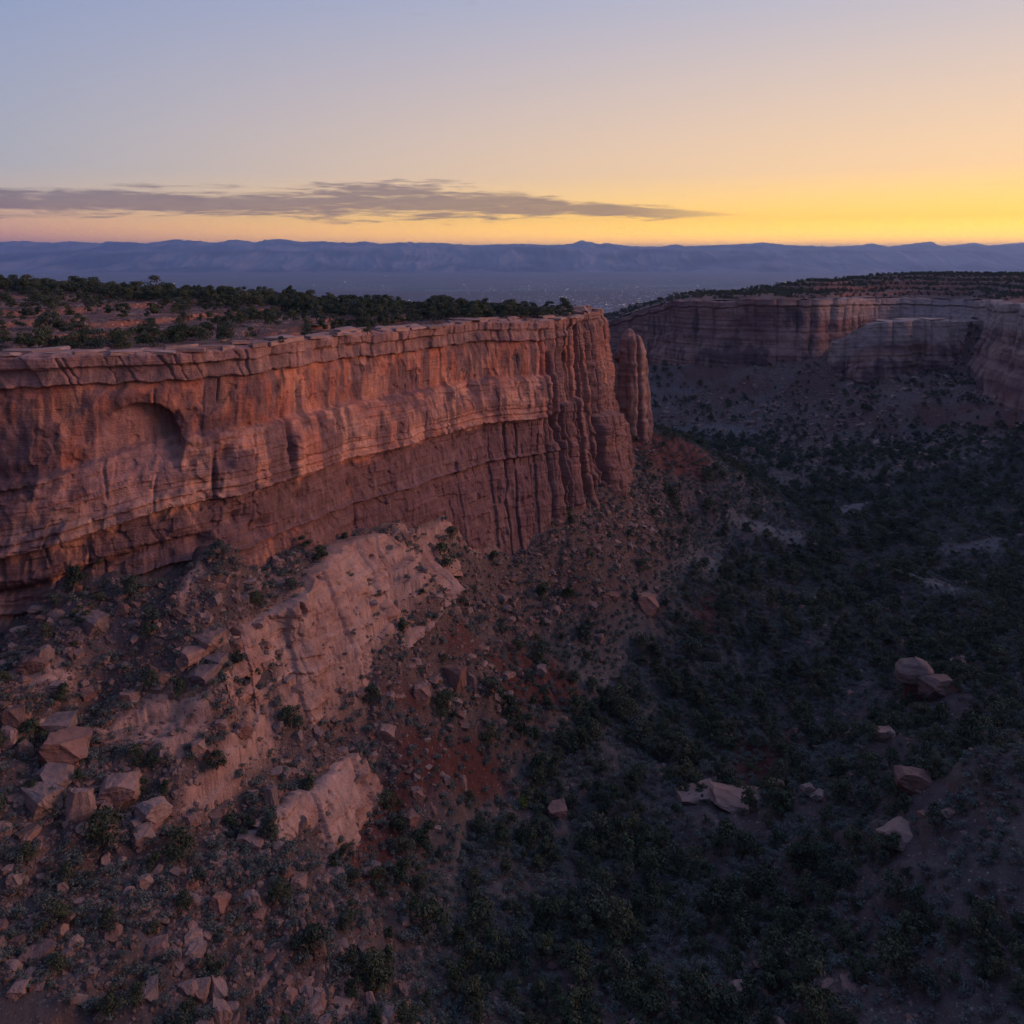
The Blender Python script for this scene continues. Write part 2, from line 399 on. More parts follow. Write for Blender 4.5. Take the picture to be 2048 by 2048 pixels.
M_WALL = rock_mat('red_sandstone', fine=3.2, bump=1.0, blotch=.45)
M_GROUND = rock_mat('desert_ground', fine=3.5, bump=1.0, strata=False, stones=True, blotch=.45)
M_FAR = rock_mat('far_sandstone', fine=1.0, bump=.8)
M_ROCK = rock_mat('fallen_rock', fine=4.0, bump=.8, strata=True, rnd=True,
                  base=[(0, (.21, .105, .08)), (.25, (.29, .18, .145)), (.45, (.15, .085, .07)), (.6, (.20, .135, .12)), (.8, (.30, .19, .155)), (1, (.22, .10, .075))])
M_SLAB = rock_mat('cap_rock', fine=2.4, bump=.6, strata=False, rnd=True,
                  base=[(0, (.30, .17, .135)), (.5, (.38, .235, .19)), (1, (.22, .13, .11))])

def leaf_mat(name, stops, trans=.15):
    m_ = bpy.data.materials.new(name); m_.use_nodes = True; t = NT(m_.node_tree)
    b = t.n['Principled BSDF']; b.inputs['Roughness'].default_value = .8; b.inputs['Specular IOR Level'].default_value = .1
    oi = t.new('ShaderNodeObjectInfo'); col = t.ramp(oi.outputs['Random'], stops)
    tc_ = t.new('ShaderNodeTexCoord'); n = t.noise(tc_.outputs['Object'], 2.5, 3)
    cb = t.new('ShaderNodeVectorMath', operation='SCALE'); t.put(cb.inputs[0], col)
    t.put(cb.inputs[3], t.math('MULTIPLY_ADD', n, 1.3, .35)); t.l.new(cb.outputs[0], b.inputs['Base Color'])
    return m_
M_LEAF = leaf_mat('juniper_foliage', [(0, (.038, .052, .034)), (.4, (.058, .072, .040)), (.75, (.085, .09, .05)), (1, (.06, .075, .06))])
M_SAGE = leaf_mat('sage_foliage', [(0, (.09, .105, .09)), (.5, (.13, .145, .12)), (1, (.11, .10, .085))])
M_BRIGHT = leaf_mat('fresh_foliage', [(0, (.16, .21, .03)), (1, (.18, .22, .035))])
M_BARK = rock_mat('bark', fine=9, strata=False, base=[(0, (.13, .10, .08)), (1, (.18, .15, .13))])
M_DEAD = rock_mat('dead_wood', fine=9, strata=False, base=[(0, (.2, .17, .16)), (1, (.24, .21, .2))])

# albedos
A_RED = np.array((.39, .135, .085)); A_ORG = np.array((.53, .22, .13)); A_PALE = np.array((.52, .30, .22)); A_VAR = np.array((.085, .05, .05))
A_PURP = np.array((.27, .15, .135)); A_SOIL = np.array((.110, .070, .060)); A_GREY = np.array((.125, .098, .092)); A_BRICK = np.array((.125, .040, .031))

# ---------------------------------------------------------------- ground sheet (fan-shaped mesh, fine near, coarse far)
def ground_sheet():
    ang = np.concatenate([np.linspace(-1.25, -.62, 60, endpoint=False), np.linspace(-.62, .62, 900), np.linspace(.63, 1.25, 60)])
    rad = np.concatenate([np.linspace(12, 84, 40, endpoint=False), np.geomspace(84, 720, 470, endpoint=False), np.geomspace(720, 9000, 90)])
    A, Rr = np.meshgrid(ang, rad); Y = Rr; X = Y * np.tan(A)   # near-straight rows
    X = Y * np.tan(A)
    h, sl, rd, wd = ground(X, Y, True)
    gx = np.gradient(h, axis=0) / (np.gradient(np.hypot(X, Y), axis=0) + 1e-6)
    gy = np.gradient(h, axis=1) / (np.hypot(np.gradient(X, axis=1), np.gradient(Y, axis=1)) + 1e-6)
    steep = np.hypot(gx, gy)
    col = mixc(sst(-.3, .4, fbm(X / 17, Y / 17, 31, 4)), A_SOIL, A_GREY)
    col = mixc(sst(.1, .6, fbm(X / 25, Y / 25, 41, 3)) * .5, col, A_PURP)
    col = mixc(sst(.9, 1.8, steep) * .5, col, (.2, .115, .09))
    redn = np.clip(rd + .55 * sst(.25, .6, fbm(X / 14, Y / 14, 51, 3)) * sst(-96, -104, h), 0, 1)
    col = mixc(redn * .85, col, A_BRICK)
    col = mixc(np.exp(-(wd / 2.2) ** 2) * .45, col, (.2, .16, .145))
    pale = mixc(sst(-.3, .5, fbm(X / 6, Y / 6, h / 2, 4)), A_PALE, (.46, .25, .18))
    band = sst(.15, .5, fbm(X / 40, Y / 40, h / 1.3, 3)); pale = mixc(band * .45, pale, (.36, .2, .16))
    ap = sst(430, 520, Y) * sst(.16, .34, steep) * (1 - sst(900, 1000, Y)); col = mixc(.75 * ap, col, mixc(sst(-.2, .3, fbm(X / 25, Y / 25, 44, 3)), (.17, .085, .07), (.19, .14, .125)))
    col = mixc(.55 * sst(-98, -106, h) * (1 - rd) * sst(-.3, .3, fbm(X / 40, Y / 40, 141, 3)), col, (.15, .135, .13))
    clr = mask(CLEAR, X, Y, 3, 5); col = mixc(.85 * clr, col, (.19, .172, .165))
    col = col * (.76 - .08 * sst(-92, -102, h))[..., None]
    col = col * (1 + .28 * fbm(X / 1.7, Y / 1.7, 61, 3))[..., None]
    crk = np.exp(-(fbm(X / 10 + .3 * fbm(X / 4, Y / 4, 2, 2), Y / 1.5, h / 1.4, 3) / .055) ** 2)
    pale = pale * (1 - .45 * crk)[..., None] * np.array((.82, .80, .80)); h = h - .22 * crk * sl
    col = mixc(sl, col, pale * (1 + .25 * fbm(X / 1.7, Y / 1.7, 61, 3))[..., None])
    V = np.stack([X, Y, h], -1).reshape(-1, 3)
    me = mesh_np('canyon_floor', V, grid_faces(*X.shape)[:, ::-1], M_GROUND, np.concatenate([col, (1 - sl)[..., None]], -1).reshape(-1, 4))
    return tag(mobj('canyon_floor', me), 'rubble slopes and brushy floor of the canyon', None, None, 'structure')
ground_sheet()

# ---------------------------------------------------------------- swept rock walls
def smooth_curve(pts, n, rep=1):
    p = np.array(pts, float); d_ = np.r_[0, np.cumsum(np.linalg.norm(np.diff(p[:, :2], axis=0), axis=1))]
    t = np.linspace(0, d_[-1], n); q = np.stack([np.interp(t, d_, p[:, i]) for i in range(3)], 1)
    return q, t, d_
def gsmooth(q, k):
    ker = np.exp(-np.linspace(-2, 2, 2 * k + 1) ** 2); ker /= ker.sum()
    pad = np.concatenate([q[:1] + (q[:1] - q[1:k + 1][::-1]), q, q[-1:] + (q[-1:] - q[-k - 1:-1][::-1])])
    return np.stack([np.convolve(pad[:, i], ker, 'valid') for i in range(3)], 1)
def sweep(name, pairs, nu, nv, disp, color, mat, sm, top_in=5.0, dense=None, extra=5.0, back_drop=0.0, rim_noise=.6):
    rim = [P(*r) for r, f in pairs]; foot = [P(*f) for r, f in pairs]
    mid = (np.array(rim) + np.array(foot)) / 2
    d_ = np.r_[0, np.cumsum(np.linalg.norm(np.diff(mid[:, :2], axis=0), axis=1))]
    if dense is None: t = np.linspace(0, d_[-1], nu)
    else:
        a, b, share = dense; ta, tb = d_[a], d_[b]; k = int(nu * share)
        rest = nu - k; l1 = ta / (ta + d_[-1] - tb + 1e-9); n1_ = int(rest * l1)
        t = np.concatenate([np.linspace(0, ta, n1_, endpoint=False), np.linspace(ta, tb, k, endpoint=False), np.linspace(tb, d_[-1], rest - n1_)])
    # smooth on an even parameter first
    te = np.linspace(0, d_[-1], 1500)
    def cur(p):
        p = np.array(p, float); q = np.stack([np.interp(te, d_, p[:, i]) for i in range(3)], 1); q = gsmooth(q, sm)
        return np.stack([np.interp(t, te, q[:, i]) for i in range(3)], 1)
    Rm, Ft = cur(rim), cur(foot)
    Rm[:, 2] += rim_noise * fbm(t / 16, 3.3, Rm[:, 0] / 90, 4)
    M_ = (Rm + Ft) / 2; tg = np.gradient(M_[:, :2], t, axis=0); tg /= np.linalg.norm(tg, axis=1)[:, None]
    nrm = np.stack([tg[:, 1], -tg[:, 0]], 1)
    nT = 10
    v = np.concatenate([np.zeros(nT), np.linspace(0, 1, nv - nT)])
    inn = np.concatenate([np.linspace(top_in, .25, nT), np.zeros(nv - nT)])
    Ft2 = Ft.copy(); k = extra / (Rm[:, 2] - Ft[:, 2]); Ft2 = Ft + (Ft - Rm) * k[:, None]
    B = Rm[None] * (1 - v[:, None, None]) + Ft2[None] * v[:, None, None]
    U = np.broadcast_to(t[None], B.shape[:2])
    X, Y, Z = B[..., 0], B[..., 1], B[..., 2]
    Dp = disp(U, X, Y, Z, Rm[None, :, 2], np.broadcast_to(v[:, None], U.shape))
    fade = np.where(inn > 0, 1, 1.0)[:, None]
    off = Dp * fade - inn[:, None]
    X2 = X + nrm[None, :, 0] * off; Y2 = Y + nrm[None, :, 1] * off
    Z2 = Z + np.where(inn > 0, .35 * (inn / top_in) - back_drop * (inn / top_in) ** 2.2, 0)[:, None] + .22 * fbm(X2 / 1.5, Y2 / 1.5, Z / 1.5, 2) + np.where(inn > 0, .35, 0)[:, None] * fbm(X2 / 4, Y2 / 4, 0, 2)
    col = color(U, X2, Y2, Z2, Rm[None, :, 2], Dp)
    V = np.stack([X2, Y2, Z2], -1).reshape(-1, 3)
    me = mesh_np(name, V, grid_faces(*X.shape), mat, np.clip(col, .01, .9).reshape(-1, 3))
    return mobj(name, me), d_, (Rm, Ft, nrm, t)

def mk_prof(pts):
    z = np.array([p[0] for p in pts], float)[::-1]; o = np.array([p[1] for p in pts], float)[::-1]
    return lambda q: np.interp(q, z, o)
PROF = mk_prof([(0, .2), (-.4, .9), (-2.4, .6), (-2.7, .0), (-5.6, .3), (-6.0, -.9), (-6.8, -1.0), (-8, -.6), (-13, -1.0), (-15.8, -1.4), (-16.4, -1.2), (-16.9, .3), (-19, 1.1),
                (-22, 1.5), (-25, 1.4), (-25.25, .9), (-26.5, 1.4), (-26.8, .8), (-28.4, 1.7), (-28.7, .1), (-29.6, -.4), (-38.2, .1), (-38.8, 1.0), (-39.4, -.9), (-40.3, -.2), (-47, .2), (-60, .4), (-80, .4)])
_mid = (np.array([P(*r) for r, f in MAIN]) + np.array([P(*f) for r, f in MAIN])) / 2
_dm = np.r_[0, np.cumsum(np.linalg.norm(np.diff(_mid[:, :2], axis=0), axis=1))]
_px = [(r[0] + f[0]) / 2 for r, f in MAIN]
UT = _dm[13]                                   # where the fluted tip begins
def Upx(px): return float(np.interp(px, _px[:16], _dm[:16]))
def main_zp(U, Z, Zr):
    """height below rim, with the layers of the left part dipping as they do in the photo"""
    lz = Z - Zr; dip = 6.0 * (1 - sst(Upx(0), Upx(420), U))
    return lz + dip * sst(-12, -20, lz)
def arch_mask(U, zq):
    uc = Upx(283); dx = (U - uc) / 8.2; top = -10.0; y = (zq - (-17.6)) / 8.0
    r = np.sqrt((dx * (1 + .3 * fbm(U / 5, zq / 4, 3, 3))) ** 2 * (1 + .3 * dx) + np.maximum(y, 0) ** 2)
    return r, dx, y
def flute_amt(U):
    return sst(UT - 20, UT + 4, U)
def hsh(a, b): return (np.sin(a * 91.7 + b * 57.3) * 24634.6345) % 1.0
def blocks(U, zq, X, Y, Z, fl):
    """crisp fracture faces: rectangular joint blocks low on the wall, thin ledgy beds on the bench, tall plates above"""
    wv = fbm(X / 9, Y / 9, Z / 9, 3)
    _, i, _, _ = cells(U + 1.6 * wv, 4.0, 51, .95); _, j, _, _ = cells(zq + .8 * wv, 2.6, 53, .95)
    low = sst(-29, -30, zq); d_ = .55 * (hsh(i, j) - .5) * low
    _, j2, _, h2 = cells(zq + .5 * wv, .85, 57, .9); _, i2, _, _ = cells(U + 3 * wv, 12, 59, .9)
    bench = sst(-17, -18.5, zq) * sst(-29, -28, zq); d_ += bench * (.34 * (h2 - .5) + .35 * (hsh(i2, j2) - .5))
    _, i3, _, h3 = cells(U + 2.4 * fbm(X / 10, Y / 10, Z / 22, 3), 3.4, 61, .95)
    up = sst(-6.5, -8, zq) * sst(-17, -16, zq); d_ += up * .42 * (h3 - .5) * sst(-.1, .2, fbm(U / 15, zq / 12, 5, 2))
    _, i4, _, h4 = cells(U + 1.2 * wv + zq * .1, 1.5, 63, .95); d_ += low * .22 * (h4 - .5)
    return d_ * (1 - .2 * fl)
def facet(X, Y, Z, s, k, a, zs=1.3):
    q = fbm(X / s, Y / s, Z / (s * zs), 3) * k; f = np.floor(q); return a * (f + sst(.78, .96, q - f) - q * .55)
def main_disp(U, X, Y, Z, Zr, v):
    lz = Z - Zr; zq = main_zp(U, Z, Zr) + .9 * fbm(X / 22, Y / 22, 0, 2) + .9 * fbm(X / 5, Y / 5, 4, 3) * (.35 + .65 * (Z - Zr > -8))
    fl = flute_amt(U)
    d_ = PROF(zq) * (1 - .8 * fl)
    d_ += 2.6 * fbm(X / 30, Y / 30, Z / 60, 3) * (1 - .4 * fl)                    # broad swells
    d_ += .5 * fbm(X / 7, Y / 7, Z / 18, 4, .5) + .55 * fbm(X / 8, Y / 8, Z / 6, 4) + facet(X, Y, Z, 11.0, 4, .20, 2.2) + blocks(U, zq, X, Y, Z, fl) + .34 * fbm(X / 2.0, Y / 2.0, Z / 3.4, 4, .6)
    d_ += .26 * fbm(X / 18, Y / 18, Z / .8, 3) * sst(-15, -18, zq) * (1 - fl)    # thin beds
    # cap band split into blocks
    cap = sst(-6.2, -5.6, lz)
    f, i, wd_, h = cells(U + 3.5 * fbm(X / 14, Y / 14, 2, 2) + .8 * fbm(X / 5, Y / 5, Z / 2, 2) + lz * .55 * (1 - sst(Upx(430), Upx(600), U)), 4.6, 2, .95)
    d_ += cap * ((.5 + fbm(U / 12, 3, 0, 2)) * np.where(lz < -2.5, 1.5, .8) * (h - .5) - .55 * (h > .2) * np.exp(-((np.minimum(f, 1 - f) * wd_) / .22) ** 2) * (lz < -.5))
    f2, i2, w2, h2 = cells(U, 5.5, 5); d_ += sst(-2.6, -2.2, lz) * 1.2 * (h2 - .4)
    # upper wall: scoops with rounded bottoms over the bench
    f3, i3, w3, h3 = cells(U + 1.2 * fbm(X / 9, Y / 9, 0, 2), 10, 9)
    sc = np.sin(np.pi * f3) ** .7; d_ -= (1 - fl) * .55 * sc * h3 * sst(-7, -14, zq) * sst(-17.5, -16, zq)
    # vertical joints in the lower wall, slabs standing proud toward the right
    lw = sst(-29.3, -30, zq) * (1 - fl)
    amt = sst(Upx(820), Upx(1040), U)
    f4, i4, w4, h4 = cells(U + 2.2 * fbm(X / 11, Y / 11, Z / 22, 3), 5.4, 13, .95)
    crack = np.exp(-((np.minimum(f4, 1 - f4) * w4) / .22) ** 2)
    d_ += lw * (1.7 * (h4 - .55) * amt * sst(-36 - 6 * h4, -37 - 6 * h4, zq) - crack * (.05 + 1.2 * amt) * (h4 > .4))
    f5, i5, w5, h5 = cells(U + 1.5 * fbm(X / 8, Y / 8, Z / 9, 2), 9, 17)
    cr5 = np.exp(-((np.minimum(f5, 1 - f5) * w5) / .2) ** 2)
    d_ -= (1 - fl) * cr5 * .6 * sst(.0, .2, fbm(U / 9, Z / 10, 2.2, 2)) * sst(-5.8, -6.3, lz)
    # flakes: angular patches fallen from the face
    fk = fbm(U / 6, Z / 5, 14.4, 3); d_ -= (1 - fl) * .35 * sst(.2, .24, fk) * sst(-6.5, -8, lz)
    fk2 = fbm(U / 3.2, Z / 4.5, 24.4, 2); d_ -= .16 * sst(.24, .3, fk2) * sst(-6.5, -8, lz)
    # the arched recess near the left and its sloping sill
    r, dx, y = arch_mask(U, zq)
    rec = sst(1.0, .93, r) * sst(-.62, .1, y + .1 * dx)
    d_ -= rec * np.clip(2.3 + 2.9 * dx, .1, 7)
    rim_ = np.exp(-((r - 1.22) / .16) ** 2) * (y > 0); d_ += .55 * rim_
    # knobbly pocket right of the arch
    pu = Upx(450); d_ -= 2.6 * np.exp(-((U - pu) / 1.5) ** 2 - ((zq + 21) / 2.0) ** 2) + 1.8 * np.exp(-((U - pu + 2.2) / .5) ** 2 - ((zq + 23) / 3.4) ** 2)
    pu = Upx(575); d_ -= 1.9 * np.exp(-((U - pu) / .55) ** 2 - ((zq + 21) / 5.5) ** 2) - 1.6 * np.exp(-((U - pu - 2.0) / 1.8) ** 2 - ((zq + 23) / 5.) ** 2)
    pu = Upx(945); d_ -= 2.2 * np.exp(-((U - pu) / 3.4) ** 2 - ((zq + 18.8) / 2.2) ** 2)
    pu = Upx(905); d_ += 2.2 * np.exp(-((U - pu) / 1.0) ** 2 - ((zq + 17.8 + 1.1 * np.abs(U - pu)) / 3) ** 2)
    for pp, zz in ((480, -33), (520, -36), (395, -36.5), (600, -34)):
        pu = Upx(pp); d_ -= 1.9 * np.exp(-((U - pu) / 2.2) ** 2 - ((zq - zz) / 1.4) ** 2)
    # the ragged undercut ledge low on the left
    lf = 1 - sst(Upx(300), Upx(470), U)
    d_ += lf * (1.3 * sst(-35.5, -33, zq) * sst(-24, -27, zq) - 1.2 * np.exp(-((zq + 35.4 + fbm(U / 4, 0, 3, 2)) / .7) ** 2))
    d_ += lf * (1.8 * sst(-39, -45, zq))
    # fluted tip: columns with deep dark clefts between
    uu = U + 1.3 * fbm(X / 20, Y / 20, Z / 13, 2) + .06 * lz
    g1_, gi, gw, gh = cells(uu, 9.5, 23, .8); e1 = np.minimum(g1_, 1 - g1_) * gw; s1 = 1 - np.abs(2 * g1_ - 1) ** 5 + .5 * (g1_ - .5) * (gh - .5) * 4
    g2_, gi2, gw2, gh2 = cells(uu + 20 + .5 * fbm(X / 3, Y / 3, Z / 6, 2), 3.6, 29, .95); e2 = np.minimum(g2_, 1 - g2_) * gw2; s2 = 1 - np.abs(2 * g2_ - 1) ** 6 + 1.2 * (g2_ - .5) * np.sign(gh2 - .5)
    step = sst(-13 - 30 * gh, -12 - 30 * gh, lz); step2 = sst(-10 - 45 * gh2, -9.2 - 45 * gh2, lz)
    d_ += fl * sst(-1, -4, lz) * (2.6 * (s1 - .7) + 3.6 * (gh - .5) + 2.6 * (.6 - step) * (gh > .35) - 3.4 * np.exp(-(e1 / .55) ** 2)
                                  + 1.1 * (s2 - .7) + 1.5 * (gh2 - .5) + 1.3 * (.5 - step2) * (gh2 > .5) - 1.3 * np.exp(-(e2 / .25) ** 2))
    for cp, wdt, dep in ((1106, .9, 5.0), (1143, 1.1, 5.5), (1172, .7, 3.5)):
        d_ -= dep * np.exp(-((U - Upx(cp) + .10 * (lz + 20) + 1.2 * fbm(0, cp, Z / 9, 3)) / wdt) ** 2) * sst(-9, -13, lz)
    _, jz, _, hz = cells(zq + .6 * gh * 6, 3.4, 67, .95); d_ += fl * .7 * (hsh(gi * 3 + gi2, jz) - .5)
    d_ += fl * (.2 * sst(-26, -50, lz) + .8 * np.abs(fbm(U / 9, 0, Z / 2.2, 3)))
    d_ += fl * .55 * fbm(X / 12, Y / 12, Z / 1.9, 3)
    return d_
def main_col(U, X, Y, Z, Zr, Dp):
    lz = Z - Zr; zq = main_zp(U, Z, Zr); fl = flute_amt(U)
    n = fbm(X / 11, Y / 11, Z / 9, 4); st = fbm(X / 2.6, Y / 2.6, Z / 26, 4); st2 = fbm(X / .9, Y / .9, Z / 14, 3)
    col = mixc(sst(-.25, .35, n + .5 * st), A_RED, A_ORG)
    col = mixc(.42 * sst(.0, .45, fbm(X / 7, Y / 7, Z / 12, 4) + .35 * st2), col, A_PALE)
    bench = sst(-16, -17.5, zq) * sst(-30, -28.8, zq)
    col = mixc(bench * (.30 + .4 * n), col, A_PALE)
    left_ = (1 - sst(Upx(380), Upx(560), U)) * sst(-21, -24, zq)
    col = mixc(left_ * .45, col, (.52, .285, .185))
    beds = fbm(X / 60, Y / 60, Z / .9, 3); col = col * (1 + .28 * beds * sst(-14, -18, zq))[..., None]
    # desert varnish
    vz = .20 + .30 * sst(-29, -31, zq) + .55 * sst(Upx(650), Upx(900), U) * (1 - fl) * sst(-28.5, -30, zq) + .12 * fl
    va = sst(.28, .02, -(st * .8 + .5 * fbm(X / 9, Y / 9, Z / 14, 3)) + .34 - vz * .95)
    col = mixc(va * .88, col, A_VAR + np.array((.05, .025, .025)))
    run = sst(.08, .4, fbm(X / 1.3, Y / 1.3, Z / 22, 3) + .4 * st) * sst(-7, -9, lz) * sst(-19, -12, zq); col = mixc(run * .65, col, A_PURP * .55)
    mott = sst(.05, .3, fbm(X / 3.5, Y / 3.5, Z / 4, 4)); col = mixc(mott * .45, col, A_PURP)
    cap = sst(-6.2, -5.4, lz); col = mixc(cap * .8, col, mixc(sst(-.2, .4, fbm(X / 4, Y / 4, Z / 2, 3)), A_PURP, (.36, .2, .155)))
    col = mixc(cap * sst(-2.6, -3, lz) * .55 * sst(-.2, .3, st), col, A_VAR + .02)
    r, dx, y = arch_mask(U, zq); col = mixc(sst(1, .9, r) * (y > -1) * .55, col, (.42, .21, .165))
    col = mixc(fl * .35, col, (.30, .15, .115))
    col = col * (1 + .35 * st2 + .2 * fbm(X / 14, Y / 14, Z / 10, 3))[..., None]
    return col
wall, dW, wallinfo = sweep('red_cliff', MAIN, 1350, 300, main_disp, main_col, M_WALL, 34, dense=(2, 17, .86))
tag(wall, 'long red sandstone cliff with an arched recess', None, None, 'structure')

# ---------------------------------------------------------------- far canyon wall, two tiers
def far_disp_maker(seed, colw=16, amp=1.0, caph=5):
    def f(U, X, Y, Z, Zr, v):
        lz = Z - Zr; H = 52
        d_ = 7 * amp * fbm(X / 70 + seed, Y / 70, Z / 200, 3) + 2.2 * fbm(X / 16, Y / 16, Z / 30, 4) + .6 * fbm(X / 4, Y / 4, Z / 5, 3)
        a, i, w_, h = cells(U + 2 * fbm(X / 30, Y / 30, Z / 40, 2), colw, seed, .8); s = np.sqrt(np.clip(1 - (2 * a - 1) ** 2, 0, 1))
        d_ += 3.2 * amp * (s - .8) + 3 * amp * (h - .5)
        st = fbm(U * 0 + .3 * fbm(X / 120, Y / 120, 0, 2), Z * 0, (Z - Zr * .3) / 3.2 + seed, 2)
        d_ += 1.1 * st + .4 * fbm(X / 30, Y / 30, Z / 1.4, 3) + 1.5 * fbm(X / 9, Y / 9, Z / 9, 3)
        d_ += np.where(lz > -caph, 1.0, 0) - 1.2 * np.exp(-((lz + caph + .6) / .6) ** 2)
        d_ += 1.8 * sst(-26, -29, lz) + 3.0 * sst(-36, -44, lz)
        return d_
    return f
def far_col_maker(seed, paleness=.2):
    def f(U, X, Y, Z, Zr, Dp):
        lz = Z - Zr
        st = fbm(X / 9, Y / 9, Z / 60, 4); n = fbm(X / 40, Y / 40, Z / 25, 3)
        beds = .6 * fbm(X / 120, Y / 120, Z / 3.4 + seed, 3) + .5 * fbm(X / 25, Y / 25, Z / 12, 3)
        col = mixc(sst(-.3, .3, n + beds), (.16, .072, .066), (.25, .135, .11))
        col = mixc(paleness * sst(-.3, .3, fbm(X / 60, Y / 60, Z / 20, 3)) * 1.5 + .15 * sst(.1, .5, beds), col, A_PALE * .7)
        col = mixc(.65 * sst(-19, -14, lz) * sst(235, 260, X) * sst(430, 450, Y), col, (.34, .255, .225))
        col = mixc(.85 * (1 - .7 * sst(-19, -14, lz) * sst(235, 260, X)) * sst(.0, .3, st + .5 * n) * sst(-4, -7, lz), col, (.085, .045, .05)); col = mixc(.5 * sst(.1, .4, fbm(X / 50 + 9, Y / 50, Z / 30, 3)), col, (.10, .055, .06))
        return col * (1 + .25 * fbm(X / 3, Y / 3, Z / 3, 3))[..., None]
    return f
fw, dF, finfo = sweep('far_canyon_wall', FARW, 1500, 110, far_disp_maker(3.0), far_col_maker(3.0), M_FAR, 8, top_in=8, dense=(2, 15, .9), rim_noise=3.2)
tag(fw, 'far side of the canyon, dark banded red wall', None, None, 'structure')
TIER = [((1662, 632, -70), (1655, 625, -86)), ((1690, 612, -63), (1688, 606, -86)), ((1730, 596, -52), (1722, 588, -87)), ((1775, 590, -48.5), (1770, 581, -88)),
        ((1812, 594, -49), (1806, 585, -85)), ((1832, 604, -50), (1830, 598, -80)), ((1860, 594, -48), (1855, 586, -78)), ((1900, 596, -49), (1896, 588, -77)),
        ((1950, 610, -51), (1950, 600, -77)), ((2000, 620, -52), (2000, 606, -80))]
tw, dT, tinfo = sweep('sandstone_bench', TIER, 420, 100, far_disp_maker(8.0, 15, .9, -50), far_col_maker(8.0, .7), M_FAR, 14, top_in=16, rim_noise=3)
tag(tw, 'paler domed sandstone tier below the far rim', None, None, 'structure')

# ---------------------------------------------------------------- mesa tops
def top_sheet(name, rimpts, tps, ymax, nc, nr, colf, detail, inset=1.5, dropd=.35, lab=''):
    """plateau surface behind a rim line: columns start at the rim and run away from it"""
    xs = rimpts[:, 0]; order = np.argsort(xs); xs = xs[order]; ys = rimpts[order, 1]
    X1 = np.interp(np.linspace(0, 1, nc), [0, .22, 1] if xs[0] < -500 else [0, 1], [xs[0], -135, xs[-1]] if xs[0] < -500 else [xs[0], xs[-1]]); Y1 = np.interp(X1, xs, ys) + inset
    t = np.linspace(0, 1, nr) ** 1.5
    X = np.broadcast_to(X1[None], (nr, nc)); Y = Y1[None] + t[:, None] * (ymax - Y1)[None]
    h = tps(X, Y) + detail(X, Y, Y - Y1[None])
    col = colf(X, Y, h)
    me = mesh_np(name, np.stack([X, Y, h], -1).reshape(-1, 3), grid_faces(nr, nc)[:, ::-1], M_GROUND, np.clip(col, .01, .9).reshape(-1, 3))
    return tag(mobj(name, me), lab, None, None, 'structure')
RM = wallinfo[0]
kr = np.arange(0, len(RM))[(wallinfo[3] <= _dm[15])]
# plateau behind the main wall
mc = [P(*r) for r, f in MAIN[:17]]
mc += [P(*a) for a in [(-600, 300, -11), (-300, 290, -11.5), (0, 292, -12.2), (200, 285, -12.6), (300, 280, -14), (500, 272, -15.2), (700, 262, -17.4), (900, 258, -18.3), (1000, 262, -19.2), (1090, 268, -20),
       (0, 200, -16.4), (200, 205, -16.2), (350, 205, -16.8), (0, 240, -14.2), (300, 240, -15), (500, 220, -17.3), (0, 172, -18.9), (250, 175, -18.9), (400, 178, -19),
       (-600, 400, -17), (0, 400, -22), (300, 380, -24), (500, 360, -26), (700, 345, -28), (900, 330, -28), (1100, 330, -26), (1190, 330, -26), (620, 225, -18), (800, 236, -18.8)]]
MTOP = TPS(mc, .0005)
def mesa_detail(X, Y, dist=None):
    b = 1.1 * fbm(X / 22, Y / 16, 71, 3); fine = .16 * fbm(X / 2.2, Y / 2.2, 73, 3)
    h0 = MTOP(X, Y) + b
    st = 1.6; q = h0 / st + .7 * fbm(X / 30, Y / 20, 77, 3); fr = q - np.floor(q)
    ter = (np.floor(q) + sst(.45, .53, fr) - q) * st
    r_ = 1.0 if dist is None else sst(1, 9, dist)
    return (b + ter * .95) * r_ + fine * (r_ if dist is not None else 1)
def mesa(X, Y): return MTOP(X, Y) + mesa_detail(X, Y)
def mesa_col(X, Y, h):
    gx = np.abs(np.gradient(h, axis=0) / (np.gradient(Y, axis=0) + 1e-6))
    col = mixc(sst(-.3, .4, fbm(X / 12, Y / 6, 81, 4)), (.12, .062, .052), (.17, .095, .08))
    col = mixc(sst(.25, .6, gx), col, (.36, .14, .085))
    col = mixc(.7 * sst(.12, .4, fbm(X / 18, Y / 9, 83, 3)), col, (.33, .195, .155))
    return col * (1 + .25 * fbm(X / 1.3, Y / 1.3, 85, 3))[..., None]
rim_l = np.r_[[[-620, 112, -17], [-170, 118, -17], [-134, 143.5, -19]], RM[kr][RM[kr][:, 0] > -131.5]]
top_sheet('mesa_top', rim_l, MTOP, 430, 1150, 190, mesa_col, mesa_detail, 3.2, lab='ledgy plateau above the red cliff dotted with junipers')

